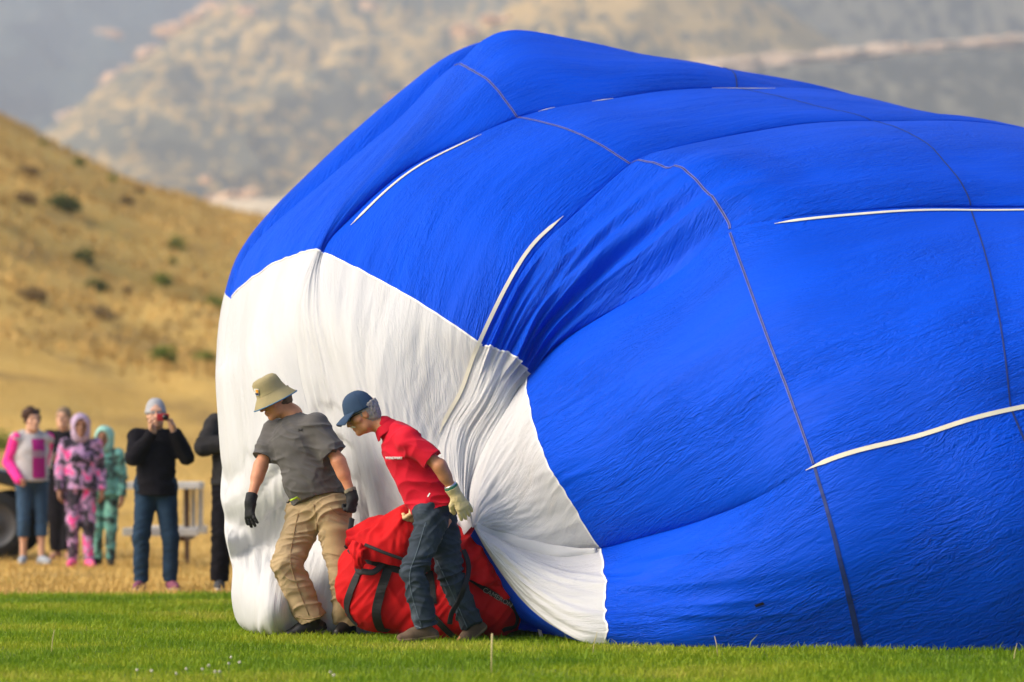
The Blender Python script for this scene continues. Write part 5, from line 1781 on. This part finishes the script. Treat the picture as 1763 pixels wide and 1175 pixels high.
tie_teal = multi_noise_mat('teal_tie_dye', [(0.36, (0.02, 0.03, 0.03)), (0.46, (0.06, 0.11, 0.10)), (0.54, (0.13, 0.36, 0.31)), (0.72, (0.22, 0.50, 0.42))], 8.0, .9, 3, .8)


def hood(info, root, material, s=1.0):
    f, u, r, hc, hs = (info[k] for k in ('f', 'u', 'r', 'hc', 'hs'))
    def p(a, b, c): return hc + (f * a + u * b + r * c) * hs
    ax = (r, f, u)
    Hp = [E(p(-.015, .03, 0), np.array([.108, .125, .125]) * hs, ax, .03), E(p(-.02, -.08, 0), np.array([.10, .10, .09]) * hs, ax, .05),
          dict(t='e', c=p(.11, -.012, 0), r=np.array([.068, .10, .098]) * hs, ax=ax, k=.012, mode='sub')]
    sdf_obj('hood', Hp, .010, material, root, wrinkle=lambda v: .004 * noise3(v[:, 0] * 25, v[:, 1] * 25, v[:, 2] * 25, 3))


# woman in pink sleeved jacket
J, P, k, fw, lf = standing(55, 48.8, 1.66, .30, {'L': ((.16, -.16, 1.12), (.05, -.18, .96)), 'R': POCKET}, face=(.45, -.9, .08))
root, inf = person('person', 'woman with curly brown hair in pink sleeved grey jacket and knee length jeans', J,
                   dict(s=.97, skin=SKIN_F, chest_w=.165, waist_w=.165, hair=('curly', mat('dark_brown_hair', (0.055, 0.025, 0.015), .7, .3, 60)),
                        top=dict(kind='jacket', mat=mat('heather_grey_knit', (0.42, 0.40, 0.41), .95, .12, 40), sleeve=2, loose=.03, hem=P(0, 0, .92), hem_d=1.25, fold=.008, fold_f=12),
                        bottom=dict(mat=jean_mid, length=.72, flare=.072, loose=.006, fold=.006), shoe=dict(mat=shoe_grey, sole=sole_pale)), h=.011, group='spectators')
pink = mat('pink_fleece', (0.80, 0.035, 0.28), .9, .1, 20)
for sd in 'LR':
    sdf_obj('sleeve', [C(np.asarray(J['sh' + sd]) * 1.0, J['el' + sd], .071, .064, .03), C(J['el' + sd], np.asarray(J['wr' + sd]) * 1.25 - np.asarray(J['el' + sd]) * .25, .064, .052, .02)], .011, pink, root, wrinkle=fold_fn((0, 0, 1), .007, 16, 6, 5))
bvx = bvh_of([c for c in root.children if c.name.startswith('jacket')][0])
decal(bvx, 'undershirt', None, P(.05, 0, 1.165), -fw, lf, .15 * k, .43 * k, 8, 20, mat('magenta_jersey', (0.36, 0.012, 0.17), .9), root, .008, .004)
decal(bvx, 'shirt_stripe', None, P(.05, 0, 1.215), -fw, lf, .152 * k, .075 * k, 8, 8, mat('stripe_grey', (0.34, 0.20, 0.28), .9), root, .013, .003)
sdf_obj('jacket_hood', [C(P(-.09, -.06, 1.43), P(.09, -.06, 1.43), .05, .05, .03), C(P(-.1, -.02, 1.42), P(-.06, .08, 1.30), .03, .02, .02), C(P(.1, -.02, 1.42), P(.08, .08, 1.30), .03, .02, .02)], .011, mat('heather_grey_knit', (0.42, 0.40, 0.41)), root)

# person in black behind her
J, P, k, fw, lf = standing(110, 50.6, 1.70, -.1, {'L': HANG, 'R': ((.22, .0, 1.12), (.10, .24, 1.12), (-.3, .6, .4), 1.0)}, face=(-.25, -.95, .05), stance=.08)
root, inf = person('person', 'person with fair hair in black hoodie and long black skirt holding a white tumbler', J,
                   dict(s=.98, skin=SKIN_F, chest_w=.155, waist_w=.15, hair=('bun', mat('fair_hair', (0.22, 0.15, 0.09), .7, .3, 50)),
                        top=dict(kind='hoodie', mat=black_fleece, sleeve=2, loose=.03, hem=P(0, 0, .90), hem_d=1.25, fold=.007, fold_f=12, collar=True),
                        bottom=dict(mat=black_fleece, length=.96, flare=.10, loose=.035, fold=.006), shoe=dict(mat=mat('tan_slide', (0.42, 0.22, 0.16), .8), sole=sole_pale)), h=.011, group='spectators')
wr = np.asarray(J['wrR'])
tc = wr + fw * .12 + np.array([0, 0, .02])
tumb = empty('tumbler', tc - [0, 0, .10])
tag(tumb, 'white tumbler held by the person in the black hoodie', 'cup')
prof = [(.001, -.11), (.030, -.11), (.033, -.09), (.042, .10), (.043, .105), (.036, .104), (.001, .104)]
cv_, cf_ = lathe_hat(prof, tc, np.array([1., 0, 0]), np.array([0, 0, 1.]), np.array([0, 1., 0]), 1, 20)
tb_ = obj('cup_body', cv_, cf_, mat('white_enamel', (0.72, 0.71, 0.68), .4), tumb)
cv_, cf_ = lathe_hat([(.001, .125), (.030, .124), (.044, .118), (.046, .104), (.040, .103)], tc, np.array([1., 0, 0]), np.array([0, 0, 1.]), np.array([0, 1., 0]), 1, 20)
obj('lid', cv_, cf_, mat('grey_lid', (0.25, 0.25, 0.25), .5), tumb)

# child in pink tie-dye
J, P, k, fw, lf = standing(139, 47.8, 1.58, .12, {'L': HANG, 'R': HANG}, stance=.11, face=(.15, -.98, .1))
root, inf = person('person', 'child in pink and black tie dye hoodie and trousers with the hood up', J,
                   dict(s=.90, skin=SKIN_B, chest_w=.165, waist_w=.165, head_s=1.05, hair=None,
                        top=dict(kind='hoodie', mat=tie_pink, sleeve=2, loose=.03, hem=P(0, 0, .88), hem_d=1.25, sleeve_r=(.075, .07, .055), fold=.008, fold_f=12),
                        bottom=dict(mat=tie_pink, loose=.014, flare=.062, fold=.007), shoe=dict(mat=shoe_pink, sole=shoe_pink)), h=.011, group='spectators')
hood(inf, root, mat('lilac_fleece', (0.40, 0.30, 0.42), .9, .25, 8))
hd = [c for c in root.children if c.name.startswith('hoodie')][0]
bvx = bvh_of(hd)
hit = bvx.ray_cast(Vector(P(0, .6, 1.22)), Vector(-fw))
if hit[0] is not None:
    text_mesh('hoodie_script', 'Justice', np.array(hit[0]) + fw * .012, lf, (0, 0, 1), .11, mat('black_print', (0.012, 0.012, 0.014), .8), hd, .004)

# child in teal tie-dye
J, P, k, fw, lf = standing(180, 48.4, 1.45, -.15, {'L': HANG, 'R': HANG}, stance=.12, face=(-.2, -.97, .1))
root, inf = person('person', 'smaller child in teal and black tie dye hoodie and trousers', J,
                   dict(s=.85, skin=SKIN_B, chest_w=.16, waist_w=.16, head_s=1.05, hair=None,
                        top=dict(kind='hoodie', mat=tie_teal, sleeve=2, loose=.03, hem=P(0, 0, .88), hem_d=1.25, sleeve_r=(.075, .07, .055), fold=.008, fold_f=12),
                        bottom=dict(mat=tie_teal, loose=.012, flare=.06, fold=.007), shoe=dict(mat=sole_black, sole=sole_black, boot=True)), h=.011, group='spectators')
hood(inf, root, mat('pale_teal_fleece', (0.26, 0.50, 0.43), .9, .2, 8))

# woman taking a picture
J, P, k, fw, lf = standing(268, 39.9, 1.66, .12, {'L': ((.27, .10, 1.20), (.15, .20, 1.44), (-.35, .1, 1.0), .9), 'R': ((.205, .13, 1.20), (.03, .20, 1.43), (.3, .1, 1.0), .9)}, stance=.20, face=(.12, -.98, .05), step=.02)
root, inf = person('person', 'woman in grey knit hat and black pullover raising a camera to her face', J,
                   dict(s=.99, skin=SKIN_F, chest_w=.168, waist_w=.168, hair=('short', mat('dark_brown_hair', (0.055, 0.025, 0.015))), hat_line=.03,
                        top=dict(kind='pullover', mat=black_fleece, sleeve=2, loose=.022, hem=P(0, 0, .86), hem_d=1.25, sleeve_r=(.078, .072, .052), fold=.009, fold_f=12, collar=True),
                        bottom=dict(mat=jean_dark, loose=.012, flare=.066, fold=.008), shoe=dict(mat=shoe_plum, sole=sole_pale)), h=.0105, group='spectators')
f, u, r, hc = inf['f'], inf['u'], inf['r'], inf['hc']
prof = [(.001, .112), (.03, .110), (.060, .096), (.084, .066), (.097, .030), (.101, .0), (.106, -.004), (.107, -.034), (.100, -.036)]
cv_, cf_ = lathe_hat(prof, hc + u * .045 - f * .018, f, unit(u - f * .25), r, .88, 40, lambda th, rad: .012 * math.sin(20 * th))
hatb = obj('knit_hat', cv_, cf_, mat('grey_wool', (0.36, 0.36, 0.37), .95, .2, 60, .4, 200), root)
cc_ = P(.055, .235, 1.555)
camr = empty('compact_camera', cc_ - [0, 0, .03])
tag(camr, 'small red camera held up by the woman in the grey hat', 'camera')
V, Fc = box(cc_, (.105, .03, .062), (lf, fw, (0, 0, 1)))
bevel(obj('camera_body', V, Fc, mat('red_plastic', (0.45, 0.02, 0.03), .35), camr, smooth=False), .006)
tv, tf = tube([cc_ + fw * .012 + lf * .018, cc_ + fw * .05 + lf * .018, cc_ + fw * .052 + lf * .018, cc_ + fw * .044 + lf * .018], [.027, .026, .018, .016], 20)
obj('lens', tv, tf, mat('black_plastic', (0.012, 0.012, 0.013), .3), camr)
V, Fc = box(cc_ + np.array([0, 0, .034]) - lf * .03, (.018, .012, .008), (lf, fw, (0, 0, 1)))
obj('shutter_button', V, Fc, mat('steel', (0.6, 0.6, 0.6)), camr, smooth=False)

# man at the balloon's left edge
J, P, k, fw, lf = standing(405, 39.9, 1.80, .35, {'L': ((.28, .06, 1.20), (.06, .26, 1.28)), 'R': ((.29, .05, 1.19), (-.04, .25, 1.25))}, stance=.20, face=(.5, -.85, 0))
root, inf = person('person', 'man in black jacket and trousers standing half hidden behind the white fabric', J,
                   dict(s=1.05, skin=SKIN_F, chest_w=.185, waist_w=.185, hair=('short', mat('brown_hair', (0.10, 0.055, 0.03))),
                        top=dict(kind='jacket', mat=charcoal, sleeve=2, loose=.03, hem=P(0, 0, .88), hem_d=1.25, sleeve_r=(.085, .078, .055), fold=.010, fold_f=12, collar=True),
                        bottom=dict(mat=black_fleece, loose=.02, flare=.08, fold=.009), shoe=dict(mat=shoe_dark, sole=sole_pale)), h=.0105, group='spectators')

# ================================================================== PICNIC TABLE
DT = 49.5
pt = empty('picnic_table', G(285, DT))
tag(pt, 'white picnic table on brown posts behind the woman with the camera', 'table')
wood = mat('white_painted_wood', (0.62, 0.60, 0.56), .8, .15, 9, .2, 60)
post_m = mat('brown_steel', (0.10, 0.055, 0.04), .7)
mpp = DT / F_PX
xw = lambda x: (x - CX) * mpp
zt, zs = CAM_H + (HORIZON - 836) * mpp, CAM_H + (HORIZON - 914) * mpp
for i in range(4):
    V, Fc = box((xw(285), DT - .27 + .18 * i, zt), (126 * mpp, .165, .075))
    bevel(obj('tabletop_plank', V, Fc, wood, pt, smooth=False), .008)
for sg in (-1, 1):
    for j in (0, 1):
        V, Fc = box((xw(285), DT + sg * (.62 + .15 * j), zs), (126 * mpp, .135, .085))
        bevel(obj('bench_plank', V, Fc, wood, pt, smooth=False), .008)
for xq in (240, 322):
    V, Fc = box((xw(xq), DT, zt * .5 - .02), (.05, .05, zt - .03)); obj('post', V, Fc, post_m, pt, smooth=False)
    V, Fc = box((xw(xq), DT, zs - .07), (.06, 1.5, .06)); obj('cross_arm', V, Fc, post_m, pt, smooth=False)
for xq in (340,):
    for j in range(3):
        V, Fc = box((xw(xq + 4 - j * 13), DT + .12 + .03 * j, (zt + zs) / 2 + .02), (.055, .03, zt - zs - .02)); bevel(obj('side_slat', V, Fc, wood, pt, smooth=False), .005)

# ================================================================== BLACK TRUCK at the left edge
DV = 52.0
tr = empty('pickup_truck', G(-130, DV))
tag(tr, 'black pickup truck parked at the left edge behind the pink jacket', 'truck')
blk = mat('black_car_paint', (0.008, 0.008, 0.010), .25, .1, 5, spec=.6)
mp_ = DV / F_PX
x_front = (93 - CX) * mp_
def prof_solid(name, pts, y0, y1, material, parent, bev=.03):
    pts = np.array(pts, float); n = len(pts)
    V = np.concatenate([np.column_stack([x_front + pts[:, 0], np.full(n, y0), pts[:, 1]]), np.column_stack([x_front + pts[:, 0], np.full(n, y1), pts[:, 1]])])
    me = bpy.data.meshes.new(name)
    fs = [list(range(n)), list(range(2 * n - 1, n - 1, -1))] + [[i, i + n, (i + 1) % n + n, (i + 1) % n] for i in range(n)]
    me.from_pydata([tuple(v_) for v_ in V], [], fs); me.update()
    o = add_mesh(name, me, material, parent)
    return bevel(o, bev, 3)
def arch(cx, r_, z0):
    return [(cx + r_ * math.cos(a_), z0 + r_ * math.sin(a_)) for a_ in np.linspace(0.1, math.pi - .1, 9)]
y0, y1 = DV - .95, DV + .95
prof_solid('body', [(-.02, .45), (0, .75), (-.08, .93), (-.5, 1.0), (-1.25, 1.05), (-3.1, 1.08), (-5.2, 1.08), (-5.25, .5)] + [(-4.75, .45)] + arch(-4.3, .45, .42)[::-1][:0] + [(-4.75, .45), (-4.70, .62), (-4.5, .80), (-4.3, .86), (-4.1, .80), (-3.9, .62), (-3.85, .40), (-1.05, .38), (-.99, .62), (-.81, .80), (-.58, .87), (-.35, .80), (-.17, .62), (-.11, .45)], y0, y1, blk, tr)
prof_solid('cab', [(-1.3, 1.06), (-2.0, 1.68), (-3.0, 1.72), (-3.25, 1.6), (-3.35, 1.09)], y0 + .1, y1 - .1, blk, tr, .06)
prof_solid('window', [(-1.55, 1.12), (-2.02, 1.58), (-2.4, 1.62), (-2.4, 1.12)], y0 + .085, y0 + .10, mat('tinted_glass', (0.02, 0.03, 0.035), .08, .1, 4, spec=.8), tr, .004)
prof_solid('window', [(-2.48, 1.12), (-2.48, 1.62), (-2.95, 1.62), (-3.1, 1.5), (-3.15, 1.12)], y0 + .085, y0 + .10, MATS['tinted_glass'], tr, .004)
prof_solid('bumper', [(.06, .42), (.08, .62), (-.04, .64), (-.10, .60), (-.10, .42)], y0 - .02, y1 + .02, mat('dark_plastic', (0.02, 0.02, 0.02), .6), tr)
prof_solid('headlight', [(-.01, .72), (-.03, .86), (-.10, .88), (-.09, .76)], y0 - .012, y0 + .05, mat('headlight_glass', (0.5, 0.52, 0.55), .15, .1, 8), tr, .01)
for cx_ in (-.58, -4.3):
    for yy in (y0 + .12, y1 - .12):
        c_ = np.array([x_front + cx_, yy, .385])
        pr = [(.25, -.11), (.36, -.115), (.385, -.07), (.385, .07), (.36, .115), (.25, .11)]
        cv_, cf_ = lathe_hat(pr, c_, np.array([1., 0, 0]), np.array([0, 1., 0]), np.array([0, 0, 1.]), 1, 36)
        wh = obj('wheel', cv_, cf_, mat('tyre_rubber', (0.015, 0.015, 0.015), .9), tr)
        pr = [(.001, -.08), (.07, -.085), (.10, -.06), (.20, -.07), (.245, -.10), (.255, -.11), (.255, .11), (.001, .10)]
        cv_, cf_ = lathe_hat(pr, c_, np.array([1., 0, 0]), np.array([0, 1., 0]), np.array([0, 0, 1.]), 1, 36)
        obj('rim', cv_, cf_, mat('grey_alloy', (0.05, 0.05, 0.055), .5, .1, 10), wh)

# ================================================================== SMALL THINGS IN THE GRASS
def clover(p_, h_, seed):
    rg = np.random.default_rng(seed)
    t_ = empty('clover_flower', (p_[0], p_[1], 0))
    tag(t_, 'white clover flower in the near lawn', 'flower', 'white clover flowers in the foreground grass')
    top = p_ + np.array([rg.normal(0, .008), rg.normal(0, .008), h_])
    tv, tf = tube([p_, (p_ + top) / 2 + [.004, 0, 0], top], .0018, 5); obj('stem', tv, tf, mat('clover_stem', (0.12, 0.2, 0.03), .7), t_)
    s__ = SDF(top - .02, top + .02, .003)
    for _ in range(16):
        dv = unit(rg.normal(0, 1, 3)); s__.ell(top + dv * .006, np.array([.0035, .0035, .0035]), None, .002)
    v, q = s__.mesh(); obj('flower_head', v, q, mat('clover_white', (0.55, 0.50, 0.40), .8), t_)


rg = np.random.default_rng(88)
for i, (xp, yp) in enumerate([(398, 1132), (362, 1146), (348, 1152), (370, 1157), (381, 1157), (324, 1152), (300, 1160), (262, 1155), (234, 1154), (571, 1157), (412, 1140), (392, 1143), (571, 1163)]):
    hh = rg.uniform(.05, .075)
    d = (CAM_H - hh) * F_PX / (yp - HORIZON)
    clover(G(xp, d), hh, 900 + i)
for i, (xp, d, h_, lean, lab) in enumerate([(846, 25.2, .23, .004, 'pale dry stalk standing in the grass before the man in jeans'), (1020, 27.5, .15, .03, 'thin grass stem leaning beside the white fabric edge'),
                                            (1236, 27.3, .13, -.02, 'thin seed stem rising before the blue fabric'), (88, 27.5, .16, .02, 'thin stem at the far left of the lawn'),
                                            (1745, 26.5, .12, .02, 'thin seed stem near the right edge of the lawn')]):
    b0 = G(xp, d)
    tv, tf = tube([b0, b0 + [lean * .4, 0, h_ * .6], b0 + [lean, 0, h_]], [.0035, .003, .0016] if i else [.006, .005, .006], 6)
    tag(obj('grass_stalk', tv, tf, mat('straw_stalk', (0.55, 0.45, 0.22), .8)), lab, 'grass stalk', 'taller stalks in the lawn')
